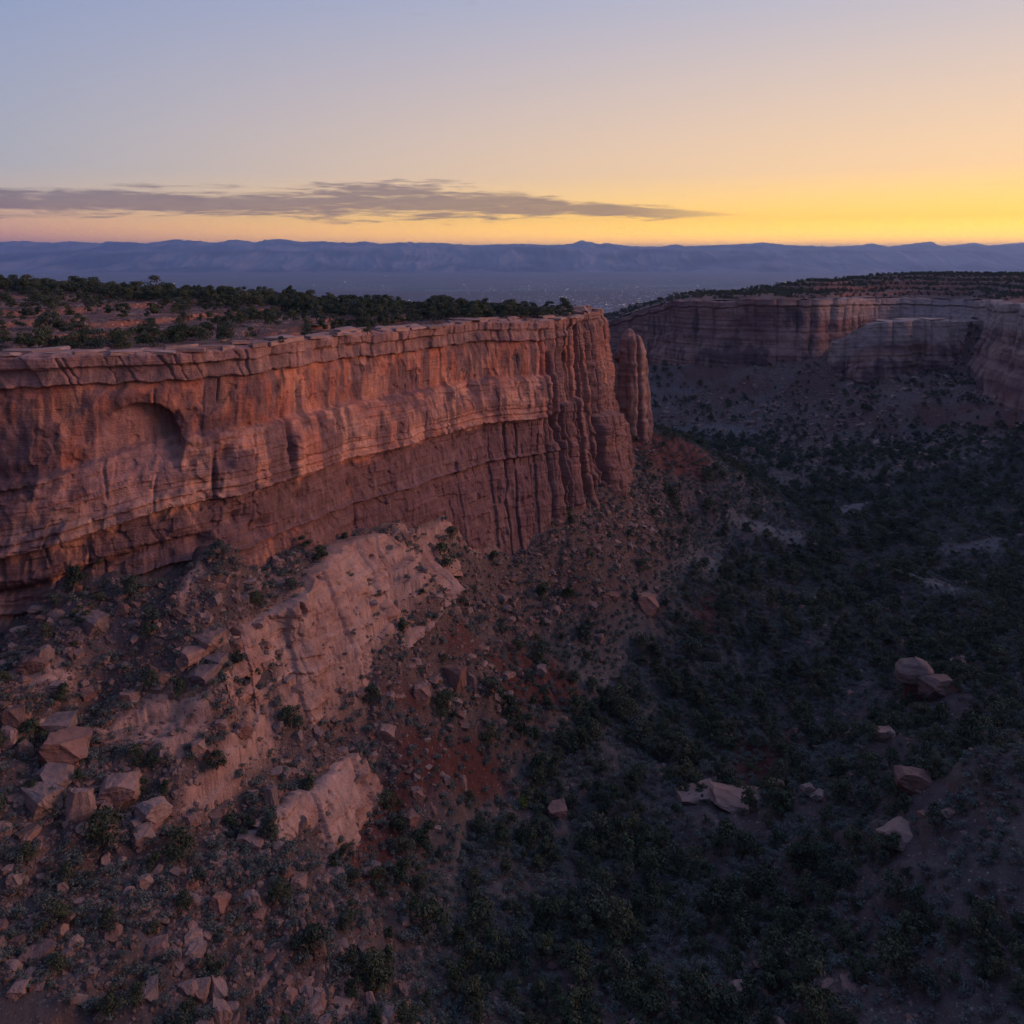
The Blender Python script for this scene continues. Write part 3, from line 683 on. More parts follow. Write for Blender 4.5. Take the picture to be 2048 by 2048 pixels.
FR = finfo[0]; kf = np.arange(len(FR))[(finfo[3] <= dF[13])]
fcx = [P(*r) for r, f in FARW[:19]] + [P(*a) for a in [(1130, 1100, -88), (1205, 1000, -78), (1275, 900, -57), (1348, 820, -42), (1450, 780, -36.5), (1550, 760, -33),
      (1650, 760, -25.5), (1750, 820, -24), (1900, 820, -21.5), (2048, 760, -23), (2200, 650, -22), (1550, 1000, -60), (1700, 1050, -45), (1900, 1050, -40), (2048, 1000, -40),
      (1550, 860, -44), (1450, 860, -46), (1348, 880, -52), (1650, 890, -34), (1275, 850, -58), (1205, 930, -76), (1750, 950, -33), (1900, 930, -28),
      (1348, 950, -60), (1205, 1200, -110), (2400, 600, -24), (2800, 400, -20), (1150, 1400, -150), (1450, 1300, -110), (1900, 1300, -80)]]
FTOP = TPS(fcx, .0005)
def far_detail(X, Y, dist=None):
    b = 1.2 * fbm(X / 60, Y / 60, 91, 3); h0 = FTOP(X, Y) + b
    st = 4.2; q = h0 / st + .8 * fbm(X / 60, Y / 40, 97, 4); fr = q - np.floor(q)
    ter = (np.floor(q) + sst(.4, .6, fr) - q) * st
    r_ = 1.0 if dist is None else sst(2, 20, dist)
    return (b + ter * .9 + .4 * fbm(X / 9, Y / 9, 99, 3)) * r_
def fartop(X, Y): return FTOP(X, Y) + far_detail(X, Y)
def far_top_col(X, Y, h):
    gx = np.abs(np.gradient(h, axis=0) / (np.gradient(Y, axis=0) + 1e-6))
    col = mixc(sst(-.3, .4, fbm(X / 30, Y / 15, 81, 4)), (.12, .075, .065), (.19, .12, .105))
    col = mixc(sst(.12, .4, gx), col, (.19, .08, .062))
    return col
# the far rim bends back on itself; sheets are laid from the front-most line that keeps x rising
rr = FR[kf]; kmax = int(np.argmax(rr[:, 0])); r1 = rr[:kmax + 1]; xs = np.maximum.accumulate(r1[:, 0]); r1 = r1[r1[:, 0] >= xs - .01]
r1 = np.r_[r1, [[r1[-1, 0] + 5, r1[-1, 1] - 2, -36], [1500, r1[-1, 1] - 20, -30]]]; rr = r1
top_sheet('far_mesa_top', rr, FTOP, 1500, 520, 150, far_top_col, far_detail, 5, lab='top of the far mesa with dark woodland')
FR2 = FR[kmax:]; ys_ = np.minimum.accumulate(FR2[:, 1]); FR2 = FR2[(FR2[:, 1] <= ys_ + .01) & (FR2[:, 1] > 95)]
Yc = np.linspace(FR2[0, 1] + 12, FR2[-1, 1], 420); Xc = np.interp(-Yc, -FR2[:, 1], FR2[:, 0]) + 4.5
tt2 = np.linspace(0, 1, 90) ** 1.7; XX = Xc[None] + tt2[:, None] * (1500 - Xc)[None]; YY = np.broadcast_to(Yc[None], XX.shape)
hh2 = FTOP(XX, YY) + far_detail(XX, YY, XX - Xc[None]); hh2 = np.minimum(hh2, -14)
tag(mobj('near_mesa_top', mesh_np('near_mesa_top', np.stack([XX, YY, hh2], -1).reshape(-1, 3), grid_faces(*XX.shape), M_GROUND, np.clip(far_top_col(XX, YY, hh2), .01, .9).reshape(-1, 3))),
    'mesa top above the right-hand buttress', None, None, 'structure')
print('walls done')

# ---------------------------------------------------------------- rock and tree shapes
def rock_mesh(name, seed, flat=1.0, cuts=7, mat=M_ROCK, wob=.02, detail=True):
    r = random.Random(seed); bm = bmesh.new(); bmesh.ops.create_cube(bm, size=1)
    for k in range(cuts):
        n = Vector((r.uniform(-1, 1), r.uniform(-1, 1), r.uniform(-1, 1))).normalized()
        co = n * r.uniform(.42, .62)
        g = bmesh.ops.bisect_plane(bm, geom=bm.verts[:] + bm.edges[:] + bm.faces[:], plane_co=co, plane_no=n, clear_outer=True)
        ed = [e for e in g['geom_cut'] if isinstance(e, bmesh.types.BMEdge)]
        if ed:
            try: bmesh.ops.edgeloop_fill(bm, edges=ed)
            except Exception: pass
    bmesh.ops.bevel(bm, geom=bm.edges[:], offset=.012, segments=1, affect='EDGES', clamp_overlap=True)
    bmesh.ops.triangulate(bm, faces=bm.faces[:])
    if detail:
        for _ in range(2):
            bmesh.ops.subdivide_edges(bm, edges=[e for e in bm.edges if e.calc_length() > .16], cuts=1, use_grid_fill=False)
            bmesh.ops.triangulate(bm, faces=bm.faces[:])
        co = np.array([v_.co[:] for v_ in bm.verts]); nn_ = np.array([v_.normal[:] for v_ in bm.verts])
        bm.normal_update(); nn_ = np.array([v_.normal[:] for v_ in bm.verts])
        dsp = .05 * fbm(co[:, 0] * 6 + seed, co[:, 1] * 6, co[:, 2] * 6, 3) + .06 * fbm(co[:, 0] * 2.2 + seed, co[:, 1] * 2.2, co[:, 2] * 2.2, 2) + .03 * fbm(co[:, 0] * 1.2 + seed, co[:, 1] * 1.2, co[:, 2] * 9, 2)
        for v_, q_, m_ in zip(bm.verts, nn_, dsp): v_.co += Vector(q_) * float(m_)
    for v_ in bm.verts:
        v_.co += Vector((r.uniform(-wob, wob), r.uniform(-wob, wob), r.uniform(-wob, wob))) * .4
        v_.co.z *= flat
    me = bpy.data.meshes.new(name); bm.to_mesh(me); bm.free(); me.materials.append(mat)
    me.polygons.foreach_set('use_smooth', [False] * len(me.polygons))
    return me
ROCKS = [rock_mesh('boulder', 100 + k, [.8, .55, .95, .4, .7, .3, .6, .9][k % 8], 8 + k % 5) for k in range(12)]
SLABS = [rock_mesh('slab', 300 + k, [.28, .35, .22][k % 3], 5, M_SLAB) for k in range(8)]

def leaf_cloud(name, seed, n, leaf, mat, rad=.42, zlo=.18, blobs=9, spiky=0.0):
    r = np.random.default_rng(seed)
    ang = r.uniform(0, 2 * np.pi, blobs); rr_ = rad * r.uniform(.1, .75, blobs); hz = r.uniform(zlo + .12, .86, blobs)
    rr_ *= 1.15 - .75 * np.clip((hz - .5) / .5, 0, 1)
    C = np.stack([rr_ * np.cos(ang), rr_ * np.sin(ang), hz], 1); S = r.uniform(.13, .23, blobs) * rad / .42
    S = np.minimum(S, 1.0 - hz + .06)
    b = r.integers(0, blobs, n); dv = r.normal(size=(n, 3)); dv /= np.linalg.norm(dv, axis=1)[:, None]
    dv[:, 2] = np.where(dv[:, 2] < -.35, -dv[:, 2], dv[:, 2])
    p = C[b] + dv * S[b, None] * r.uniform(.6, 1.12, (n, 1)) * np.array([1.15, 1.15, .9])
    p[:, 2] = np.clip(p[:, 2], .02, 1.02)
    nrm = dv + r.normal(size=(n, 3)) * .55; nrm /= np.linalg.norm(nrm, axis=1)[:, None]
    t1 = np.cross(nrm, r.normal(size=(n, 3))); t1 /= np.linalg.norm(t1, axis=1)[:, None]; t2 = np.cross(nrm, t1)
    s = leaf * r.uniform(.6, 1.4, (n, 1)); e = r.uniform(.5, 1.0, (n, 1))
    V = np.stack([p - t1 * s, p + t2 * s * e + nrm * s * spiky, p + t1 * s * 1.1, p - t2 * s * e], 1).reshape(-1, 3)
    return mesh_np(name, V, np.arange(4 * n).reshape(n, 4), mat, smooth=False)
def limb_mesh(name, seed, mat, dead=False):
    r = random.Random(seed); bm = bmesh.new()
    def tube(p0, p1, r0, r1, n=5):
        dv = (p1 - p0); ax = dv.normalized(); u_ = ax.cross(Vector((.3, .9, .1))).normalized(); v_ = ax.cross(u_)
        a = [bm.verts.new(p0 + (u_ * math.cos(t_) + v_ * math.sin(t_)) * r0) for t_ in [2 * math.pi * k / n for k in range(n)]]
        b = [bm.verts.new(p1 + (u_ * math.cos(t_) + v_ * math.sin(t_)) * r1) for t_ in [2 * math.pi * k / n for k in range(n)]]
        for k in range(n): bm.faces.new((a[k], a[(k + 1) % n], b[(k + 1) % n], b[k]))
        bm.faces.new(b)
    base = Vector((0, 0, -.05)); knee = Vector((r.uniform(-.05, .05), r.uniform(-.05, .05), .22))
    tube(base, knee, .045, .034)
    for k in range(7 if dead else 4):
        a = r.uniform(0, 6.28); q = knee + Vector((math.cos(a) * r.uniform(.08, .2), math.sin(a) * r.uniform(.08, .2), r.uniform(.12, .32)))
        tube(knee, q, .028, .016)
        for j in range(3 if dead else 1):
            a2 = a + r.uniform(-1, 1); tube(q, q + Vector((math.cos(a2) * .14, math.sin(a2) * .14, r.uniform(.05, .3))), .015, .003, 4)
    me = bpy.data.meshes.new(name); bm.to_mesh(me); bm.free(); me.materials.append(mat); return me
CROWNS = [leaf_cloud('crown', 10 + k, 950, .036, M_LEAF, [.40, .52, .30, .48, .62, .38, .55, .34][k], [.1, .04, .14, .02, .02, .22, .05, .1][k], [9, 14, 7, 8, 15, 6, 6, 10][k]) for k in range(8)]
TRUNKS = [limb_mesh('trunk', 40 + k, M_BARK) for k in range(4)]
CROWN_LO = [leaf_cloud('crown', 60 + k, 130, .075, M_LEAF, .46, .05, 7) for k in range(4)]
SAGES = [leaf_cloud('sage_bush', 80 + k, 190, .07, M_SAGE, .6, .0, 7, .5) for k in range(4)]
DEADM = limb_mesh('dead_branches', 77, M_DEAD, True)

def tree(loc, h, k, rz, label, group=None, crown=None, cat='tree', name='juniper_tree'):
    t_ = empty(name, loc, rz, h); tag(t_, label, cat, group)
    mobj('crown', crown or CROWNS[k % 8], t_); mobj('trunk', TRUNKS[k % 4], t_)
    return t_
def zg(fn, x, y): return float(fn(np.array([x]), np.array([y]))[0])
def scr(X, Y, Z): return 1024 + F * X / Y, HY - F * Z / Y

# ---------------------------------------------------------------- scatter with geometry nodes (uncountable masses)
def scatter(name, sources, pts, scl, rot, label, cat):
    n = len(pts); me = bpy.data.meshes.new(name)
    me.vertices.add(n); me.vertices.foreach_set('co', np.asarray(pts, np.float32).ravel())
    a = me.attributes.new('scl', 'FLOAT_VECTOR', 'POINT'); a.data.foreach_set('vector', np.asarray(scl, np.float32).ravel())
    a = me.attributes.new('rot', 'FLOAT_VECTOR', 'POINT'); a.data.foreach_set('vector', np.asarray(rot, np.float32).ravel())
    a = me.attributes.new('idx', 'INT', 'POINT'); a.data.foreach_set('value', RNG.integers(0, len(sources), n).astype(np.int32))
    o = mobj(name, me); tag(o, label, cat, None, 'stuff')
    ng = bpy.data.node_groups.new(name, 'GeometryNodeTree')
    ng.interface.new_socket('Geometry', in_out='INPUT', socket_type='NodeSocketGeometry')
    ng.interface.new_socket('Geometry', in_out='OUTPUT', socket_type='NodeSocketGeometry')
    N, L = ng.nodes, ng.links
    gi, go = N.new('NodeGroupInput'), N.new('NodeGroupOutput')
    join = N.new('GeometryNodeJoinGeometry')
    def attr(nm, ty):
        x = N.new('GeometryNodeInputNamedAttribute'); x.data_type = ty; x.inputs[0].default_value = nm; return x.outputs[0]
    av, ar, ai = attr('scl', 'FLOAT_VECTOR'), attr('rot', 'FLOAT_VECTOR'), attr('idx', 'INT')
    for k, src in enumerate(sources):
        oi = N.new('GeometryNodeObjectInfo'); oi.inputs[0].default_value = src; oi.inputs[1].default_value = True
        cmp = N.new('FunctionNodeCompare'); cmp.data_type = 'INT'; cmp.operation = 'EQUAL'
        L.new(ai, cmp.inputs[2]); cmp.inputs[3].default_value = k
        ip = N.new('GeometryNodeInstanceOnPoints')
        L.new(gi.outputs[0], ip.inputs['Points']); L.new(cmp.outputs[0], ip.inputs['Selection']); L.new(oi.outputs['Geometry'], ip.inputs['Instance'])
        L.new(ar, ip.inputs['Rotation']); L.new(av, ip.inputs['Scale']); L.new(ip.outputs[0], join.inputs[0])
    L.new(join.outputs[0], go.inputs[0])
    md = o.modifiers.new('scatter', 'NODES'); md.node_group = ng
    return o

# ---------------------------------------------------------------- pale sandstone ribs standing out of the rubble
def rib_disp_maker(seed, amp=1.0, under=1.0):
    def f(U, X, Y, Z, Zr, v):
        lz = Z - Zr; wv = fbm(X / 6, Y / 6, Z / 6, 3)
        _, j, _, hb_ = cells(Z + .14 * X + .5 * wv, .9, seed + 70, .9); _, i_, _, _ = cells(U + 2 * wv, 5, seed + 75, .9)
        cave = 0
        if seed == 1:
            for cx, cy, cz, a_, r_ in ((-22.5, 177, -73.5, 5.0, 3.0), (-29, 167, -73.0, 2.4, 2.2), (-18, 181, -75, 2.5, 2.0)):
                cave = cave + a_ * np.exp(-((X - cx) ** 2 + (Y - cy) ** 2) / r_ ** 2 - ((Z - cz) / 1.7) ** 2) - .4 * a_ * np.exp(-((X - cx) ** 2 + (Y - cy) ** 2) / r_ ** 2 - ((Z - cz - 3.2) / 1.3) ** 2)
        d_ = .45 * (hb_ - .5) + .45 * (hsh(i_, j) - .5) - cave - 3.2 * amp * (1 - v) ** 2.2 + 4.2 * amp * fbm(X / 15 + seed, Y / 15, Z / 13, 3) + .7 * fbm(X / 4, Y / 4, Z / 4, 3)
        d_ += .28 * fbm(X / 14, Y / 14, Z / .7 + .12 * X, 3) + .16 * fbm(X / 1.1, Y / 1.1, Z / 1.1, 2)
        f3, i3, w3, h3 = cells(U + 1.6 * fbm(X / 7, Y / 7, Z / 7, 2), 6.5, seed)
        d_ -= .9 * np.exp(-((np.minimum(f3, 1 - f3) * w3) / .35) ** 2) * (h3 > .35)
        d_ += 1.8 * (h3 - .5)
        a_ = fbm(X / 5 + seed, Y / 5, Z / 3.2, 2); d_ -= under * 2.0 * sst(.36, .48, a_); d_ += facet(X, Y, Z, 9.0, 5, .30, .8)
        return d_
    return f
def rib_col(U, X, Y, Z, Zr, Dp):
    n = fbm(X / 8, Y / 8, Z / 6, 4)
    col = mixc(sst(-.3, .4, n), (.42, .245, .185), (.33, .17, .125))
    beds = fbm(X / 30, Y / 30, Z / .8 + .1 * X, 3); col = col * (1 + .3 * beds)[..., None]
    col = mixc(.55 * sst(.15, .45, fbm(X / 3, Y / 3, Z / 9, 4)), col, (.30, .165, .135))
    return col * (1 + .2 * fbm(X / 1.2, Y / 1.2, Z / 1.2, 3))[..., None]
RIBS = {
 'pale sandstone rib curving down from the cliff foot': (1, [((440, 138, -69), (450, 136, -71.5)), ((500, 141, -67), (518, 138, -76)), ((560, 146, -66.5), (565, 140.5, -80.5)), ((620, 151, -66), (640, 146, -85)),
   ((662, 158, -65), (700, 150, -85)), ((700, 167, -64.6), (748, 156.5, -82)), ((742, 178, -64), (775, 163, -80)), ((792, 187, -66), (822, 173, -78)), ((845, 191, -70), (872, 183, -76)), ((880, 196, -73), (905, 193, -76))], 480, 110, 7.5),
 'low pale sandstone spine with round pockets near the bottom': (2, [((330, 110, -81), (345, 107, -84)), ((400, 118, -80), (420, 113, -85.5)), ((450, 124, -78.5), (470, 118, -87)), ((495, 130, -77.5), (510, 124, -88)), ((532, 139, -77.3), (552, 132, -88)), ((560, 147, -79.5), (590, 143, -84))], 300, 80, 6),
 'undercut pale ledge above the red gully': (4, [((540, 118, -84.5), (550, 115, -88)), ((600, 124, -85), (612, 119.5, -93)), ((650, 128, -86), (665, 124, -94.5)), ((700, 134, -87.3), (712, 129.5, -95)), ((740, 140, -88.6), (755, 136, -96)), ((775, 147, -91), (790, 144, -96))], 300, 90, 4),
 'pale slickrock bulge at the base of the dark cliff': (6, [((745, 190, -66), (750, 187, -70)), ((790, 196, -66), (800, 191, -71)), ((840, 201, -68), (850, 196, -73)), ((890, 206, -71), (900, 202, -76.5)), ((920, 210, -75), (930, 207, -79))], 240, 60, 5),
}
for lab, (sd, prs, nu, nv, tin) in RIBS.items():
    o, _, _ = sweep('sandstone_rib', prs, nu, nv, rib_disp_maker(sd), rib_col, M_WALL, 60, top_in=tin * 1.6, extra=3, back_drop=4, rim_noise=2.2)
    tag(o, lab, None, None, 'structure')

# ---------------------------------------------------------------- free-standing columns
def lobe(px, D, ztop, zbot, rb, lean=0, seed=0, n=28, rows=90, taper=.55, depth=1.0, r0=.82):
    z = np.linspace(zbot, ztop, rows); t = (z - zbot) / (ztop - zbot); a = np.linspace(0, 2 * np.pi, n, endpoint=False)
    r = rb * (1 - (1 - taper) * t) * np.sqrt(np.clip(1 - np.clip((t - r0) / (1 - r0), 0, 1) ** 2.4, .0004, 1))
    cx = (px - 1024) / F * D + lean * t; A, Z = np.meshgrid(a, z); tw = A + seed * 1.7 + .25 * fbm(A * 0, seed, Z / 9, 2); sec = np.cos(np.pi / 5) / np.cos((tw % (2 * np.pi / 5)) - np.pi / 5)
    _, jz, _, hz = cells(Z + .4 * np.sin(A + seed), 2.8, 71 + seed, .95)
    Rr = r[:, None] * (.45 + .65 * sec) * (1 + .22 * (hz - .5)) * (1 + .1 * np.cos(3 * A + seed) + .10 * np.abs(np.cos(2.5 * A + seed * 2))) * (1 - .12 * sst(.0, .15, fbm(A * 0 + seed, 0, Z / 7, 2)))
    X = cx[:, None] + Rr * np.cos(A); Y = D + Rr * np.sin(A) * depth
    k = 2.0 * fbm(X / 5 + seed, Y / 5, Z / 11, 3) + .15 * fbm(X / 9, Y / 9, Z / 1.6 + seed, 3) + .5 * fbm(X / 1.5, Y / 1.5, Z / 5, 3)
    k = k * np.clip(r / rb, .1, 1)[:, None]
    X = X + k * np.cos(A); Y = Y + k * np.sin(A)
    return X, Y, Z
def join_lobes(name, L, colf, parent=None, mat=M_WALL):
    Vs, Fs, Cs, off = [], [], [], 0
    for X, Y, Z in L:
        Vs.append(np.stack([X, Y, Z], -1).reshape(-1, 3)); Fs.append(grid_faces(*X.shape, closed=True)[:, ::-1] + off); Cs.append(colf(X, Y, Z).reshape(-1, 3)); off += X.size
    return mobj(name, mesh_np(name, np.concatenate(Vs), np.concatenate(Fs), mat, np.concatenate(Cs)), parent)
def pillar_col(X, Y, Z):
    st = fbm(X / 2.2, Y / 2.2, Z / 22, 3); beds = fbm(X / 60, Y / 60, Z / 1.6, 3)
    col = mixc(sst(-.3, .3, beds + .5 * st), (.22, .115, .095), (.34, .19, .15))
    return mixc(.65 * sst(.05, .35, st), col, A_VAR + .05) * (1 + .2 * fbm(X, Y, Z, 2))[..., None]
tower = join_lobes('rock_tower', [lobe(1247, 341, -31.0, -80, 5.5, 2.4, 1, taper=.60), lobe(1262, 337, -33.6, -80, 2.2, .6, 2, taper=.8), lobe(1277, 341, -33.8, -80, 4.1, -.6, 3, taper=.70),
    lobe(1291, 344, -43.5, -82, 2.6, -.4, 4, taper=.8), lobe(1231, 339, -45.5, -80, 1.7, .3, 5, taper=.8), lobe(1238, 350, -41, -80, 4, 0, 6), lobe(1270, 349, -39, -82, 4.6, 0, 7)], pillar_col)
tag(tower, 'free-standing rounded rock tower beyond the tip of the cliff', 'rock tower')
# hoodoo and its neighbour on the right-hand slope
def layered_rock(name, px, py, wpx, hpx, seed, ped=True, tilt=0):
    x, y = ray_hit(ground, px, py); s = y / F; r0 = wpx * s / 2; H = hpx * s; zb = zg(ground, x, y) - .8
    rows, n = 60, 40; t = np.linspace(0, 1, rows); a = np.linspace(0, 2 * np.pi, n, endpoint=False)
    pr = np.interp(t, [0, .3, .44, .52, .75, .9, 1], [.62, .55, .6, .98, 1.0, .72, .05] if ped else [.9, 1, 1, .98, .8, .5, .04])
    A, Tt = np.meshgrid(a, t); Rr = r0 * pr[:, None] * (1 + .22 * np.cos(2 * A + seed) + .55 * fbm(np.cos(A) * .8, np.sin(A) * .8, Tt * 1.2 + seed, 3)) * (1 + .07 * fbm(np.cos(A) * .3, np.sin(A) * .3, Tt * 9 + seed, 3) + .12 * fbm(np.cos(A) * 1.6, np.sin(A) * 1.6, Tt * 3 + seed, 3))
    X = x + Rr * np.cos(A) + tilt * Tt * r0; Y = y + Rr * np.sin(A) * .8; Z = zb + Tt * H + .25 * np.cos(A) * Tt
    def cf(X, Y, Z):
        tt = (Z - zb) / H; c = mixc(sst(.42, .5, tt), (.15, .06, .045), (.24, .155, .13)) if ped else mixc(np.full(Z.shape, .5), (.17, .11, .095), (.22, .145, .12))
        return c * (1 + .45 * fbm(X / 20, Y / 20, Z / .5, 2))[..., None]
    return join_lobes(name, [(X, Y, Z)], cf)
tag(layered_rock('hoodoo', 1828, 1400, 62, 92, 1.0), 'banded tan hoodoo overhanging its red pedestal on the right slope', 'rock')
# ---------------------------------------------------------------- cap rock slabs along the rim, each a piece of the cliff
Rm_, _, nrm_, tt_ = wallinfo
rs = random.Random(5)
u = 0.0
usl = []
umin, umax = Upx(-60), Upx(1190)
for row, (back, zo, smin, smax) in enumerate([(0.9, .15, 2.5, 5.5), (3.6, .55, 3, 7)]):
    u = umin
    while u < umax:
        L_ = rs.uniform(smin, smax); u += L_ * rs.choice([.7, .9, 1.2, 1.9])
        if row and rs.random() < .3: continue
        k = int(np.searchsorted(tt_, u)); k = min(k, len(tt_) - 1)
        p = Rm_[k]; nx, ny = nrm_[k]; bk = back + rs.uniform(-.7, .9)
        o = mobj('slab', rs.choice(SLABS), wall)
        o.location = (p[0] - nx * bk, p[1] - ny * bk, p[2] + zo + rs.uniform(-.25, .15))
        o.scale = (L_ * 1.15, rs.uniform(2.4, 4.4), rs.uniform(2.2, 4.2)); o.rotation_euler = (rs.uniform(-.08, .08), rs.uniform(-.06, .06), math.atan2(nx, -ny) + rs.uniform(-.25, .25))
for px, y, wdt, hgt in [(1160, 616, 5, 7), (1172, 612, 3.2, 3), (1194, 617, 3.4, 3), (1150, 621, 4, 4), (930, 638, 9, 5), (1015, 636, 7, 4), (860, 655, 8, 5)]:
    o = mobj('slab', SLABS[px % 8], wall); D = float(np.interp(px, [860, 1190], [222, 275])); x, yy, z = P(px, D, 0)
    o.location = (x, yy, -(y - HY) / F * D - .3); o.scale = (wdt, 4, hgt)

# ---------------------------------------------------------------- labels from what a thing stands by
LMN = [('the arched recess', 285, 850), ('the pale sandstone rib', 640, 1220), ('the fluted tip of the cliff', 1170, 800), ('the rock tower', 1262, 770), ('the hoodoo', 1830, 1360),
       ('the big flat pale boulder', 1495, 1608), ('the red gully', 880, 1520), ('the pocketed sandstone spine', 480, 1500), ('the large tilted boulders', 120, 1520), ('the dark slab-sided cliff corner', 1000, 1060),
       ('the striped slickrock ledges', 320, 1440), ('the cracked pale boulder', 915, 1350), ('the low mound on the canyon floor', 1800, 1170), ('the red soil patch', 1500, 1530), ('the bench of pale rubble', 560, 1110),
       ('the ledgy red alcove on the plateau', 210, 640), ('the dry wash', 1230, 1310), ('the hollowed rock', 1836, 1530), ('the isolated dark boulder', 1290, 1205)]
LMP = [('plateau tip', 1100, 625), ('tallest skyline juniper', 305, 560), ('middle of the plateau skyline', 700, 605), ('cliff edge above the arched recess', 285, 700), ('ledgy red alcove', 210, 640), ('far left end of the plateau', 10, 600),
       ('pale rim slabs', 600, 680), ('dead snag', 545, 590), ('bend in the cliff edge', 480, 700), ('long cap slab near the corner', 980, 640)]
def where(px, py, L_=LMN):
    nm, lx, ly = min(L_, key=lambda q: (q[1] - px) ** 2 + (1.3 * (q[2] - py)) ** 2)
    dx, dy = px - lx, py - ly; nm = nm if nm.startswith('the ') else 'the ' + nm
    if abs(dx) < 14 and abs(dy) < 14: return 'beside ' + nm
    r_ = math.hypot(dx, dy); far = 'far ' if r_ > 300 else 'well ' if r_ > 130 else 'just ' if r_ < 50 else ''
    if abs(dx) > 1.6 * abs(dy): return far + ('right of ' if dx > 0 else 'left of ') + nm
    return far + ('below ' if dy > 0 else 'above ') + nm

# ---------------------------------------------------------------- candidate positions for plants
FOOT_PX = np.array([f[0] for r, f in MAIN[:17]], float); FOOT_D = np.array([f[1] for r, f in MAIN[:17]], float)
def in_front(px, D): return (px > 1258) & ((D < 640) | (px > 1300)) | (D < np.interp(px, FOOT_PX, FOOT_D) - 1.5)
def thin(X, Y, rad):
    """drop points closer than about rad to one another (grid hashing)"""
    key = {}; keep = np.zeros(len(X), bool)
    for i in range(len(X)):
        c = (int(X[i] // rad), int(Y[i] // rad))
        if c in key: continue
        key[c] = 1; keep[i] = True
    return keep
FFX = np.array([f[0] for r, f in FARW[:13]], float); FFD = np.array([f[1] for r, f in FARW[:13]], float)
def wedge(n, d0, d1, p0=-120, p1=2170):
    D = np.sqrt(RNG.uniform(d0 ** 2, d1 ** 2, n)); px = RNG.uniform(p0, p1, n)
    return (px - 1024) / F * D, D, px
def place(n, d0, d1, densf, rad):
    X, Y, px = wedge(n, d0, d1)
    ok = in_front(px, Y) & (Y < np.interp(px, FFX, FFD, left=940) - 2)
    X, Y, px = X[ok], Y[ok], px[ok]
    h, sl, rd, wd = ground(X, Y, True)
    e = 1.0; gx = (ground0(X + e, Y) - ground0(X - e, Y)) / 2; gy = (ground0(X, Y + e) - ground0(X, Y - e)) / 2
    steep = np.hypot(gx, gy)
    a = RNG.uniform(0, 1, len(X)) < densf(X, Y, h, sl, rd, wd, steep)
    X, Y, px, h, sl = X[a], Y[a], px[a], h[a], sl[a]
    k = thin(X, Y, rad) if rad else np.ones(len(X), bool)
    return X[k], Y[k], h[k], px[k]
OPEN = [(*ray_hit(ground, a, b), r_) for a, b, r_ in ((1495, 1640, 6.5), (1398, 1612, 5), (1830, 1415, 6), (1888, 1405, 5), (1836, 1595, 5.5), (1810, 1705, 5.5), (1772, 1492, 4), (1617, 1604, 3.5), (1562, 1590, 3), (1115, 1640, 3.5), (1045, 1625, 3.5), (1292, 1240, 5))]
def open_sight(X, Y):
    k = np.ones(X.shape)
    for ox_, oy_, r_ in OPEN: k = k * (1 - np.exp(-(((X - ox_) / r_) ** 2 + ((Y - oy_ + 2.5) / r_) ** 2) ** 2))
    return k
def jdens(X, Y, h, sl, rd, wd, steep):
    clump = sst(-.3, .3, fbm(X / 20, Y / 20, 101, 4))
    fl = np.maximum(sst(-92, -103, h + .25 * (Y - 250) / 10), sst(25, 60, X - .1 * (Y - 150)))
    d_ = (.36 + .26 * fl) * (.16 + .84 * clump) * (1 - .6 * sst(.45, .9, steep))
    d_ = d_ * (1 + 1.1 * sst(270, 190, Y) * fl) * (1 - .97 * mask(CLEAR, X, Y, 3, 5))
    bare = sst(.22, .45, fbm(X / 34, Y / 26, 131, 3)) * sst(190, 230, Y); d_ = d_ * (1 - .85 * bare)
    far = sst(470, 560, Y); d_ = d_ * (1 - far) + far * (.42 * (1 - sst(.05, .2, steep)) + .06 + .12 * clump) * (1 - .97 * mask(CLEAR, X, Y, 3, 5))
    return d_ * open_sight(X, Y) * (1 - .93 * sl) * (1 - .72 * rd) * (1 - .8 * np.exp(-(wd / 2.5) ** 2))
jx, jy, jz, jp = place(95000, 88, 900, jdens, 2.5)
jh = np.clip(RNG.lognormal(math.log(2.9), .36, len(jx)), 1.2, 6.0) * np.where(jz > -90, .78, 1.0)
def sdens(X, Y, h, sl, rd, wd, steep):
    return (1 - .95 * mask(CLEAR, X, Y, 3, 5)) * open_sight(X, Y) * (.55 + .3 * sst(-96, -104, h)) * (.3 + .7 * sst(-.4, .3, fbm(X / 15, Y / 15, 201, 3))) * (1 - .93 * sl) * (1 - .5 * rd)
sx, sy, sz, sp = place(150000, 88, 420, sdens, 1.2)
sh_ = RNG.uniform(.6, 1.5, len(sx))
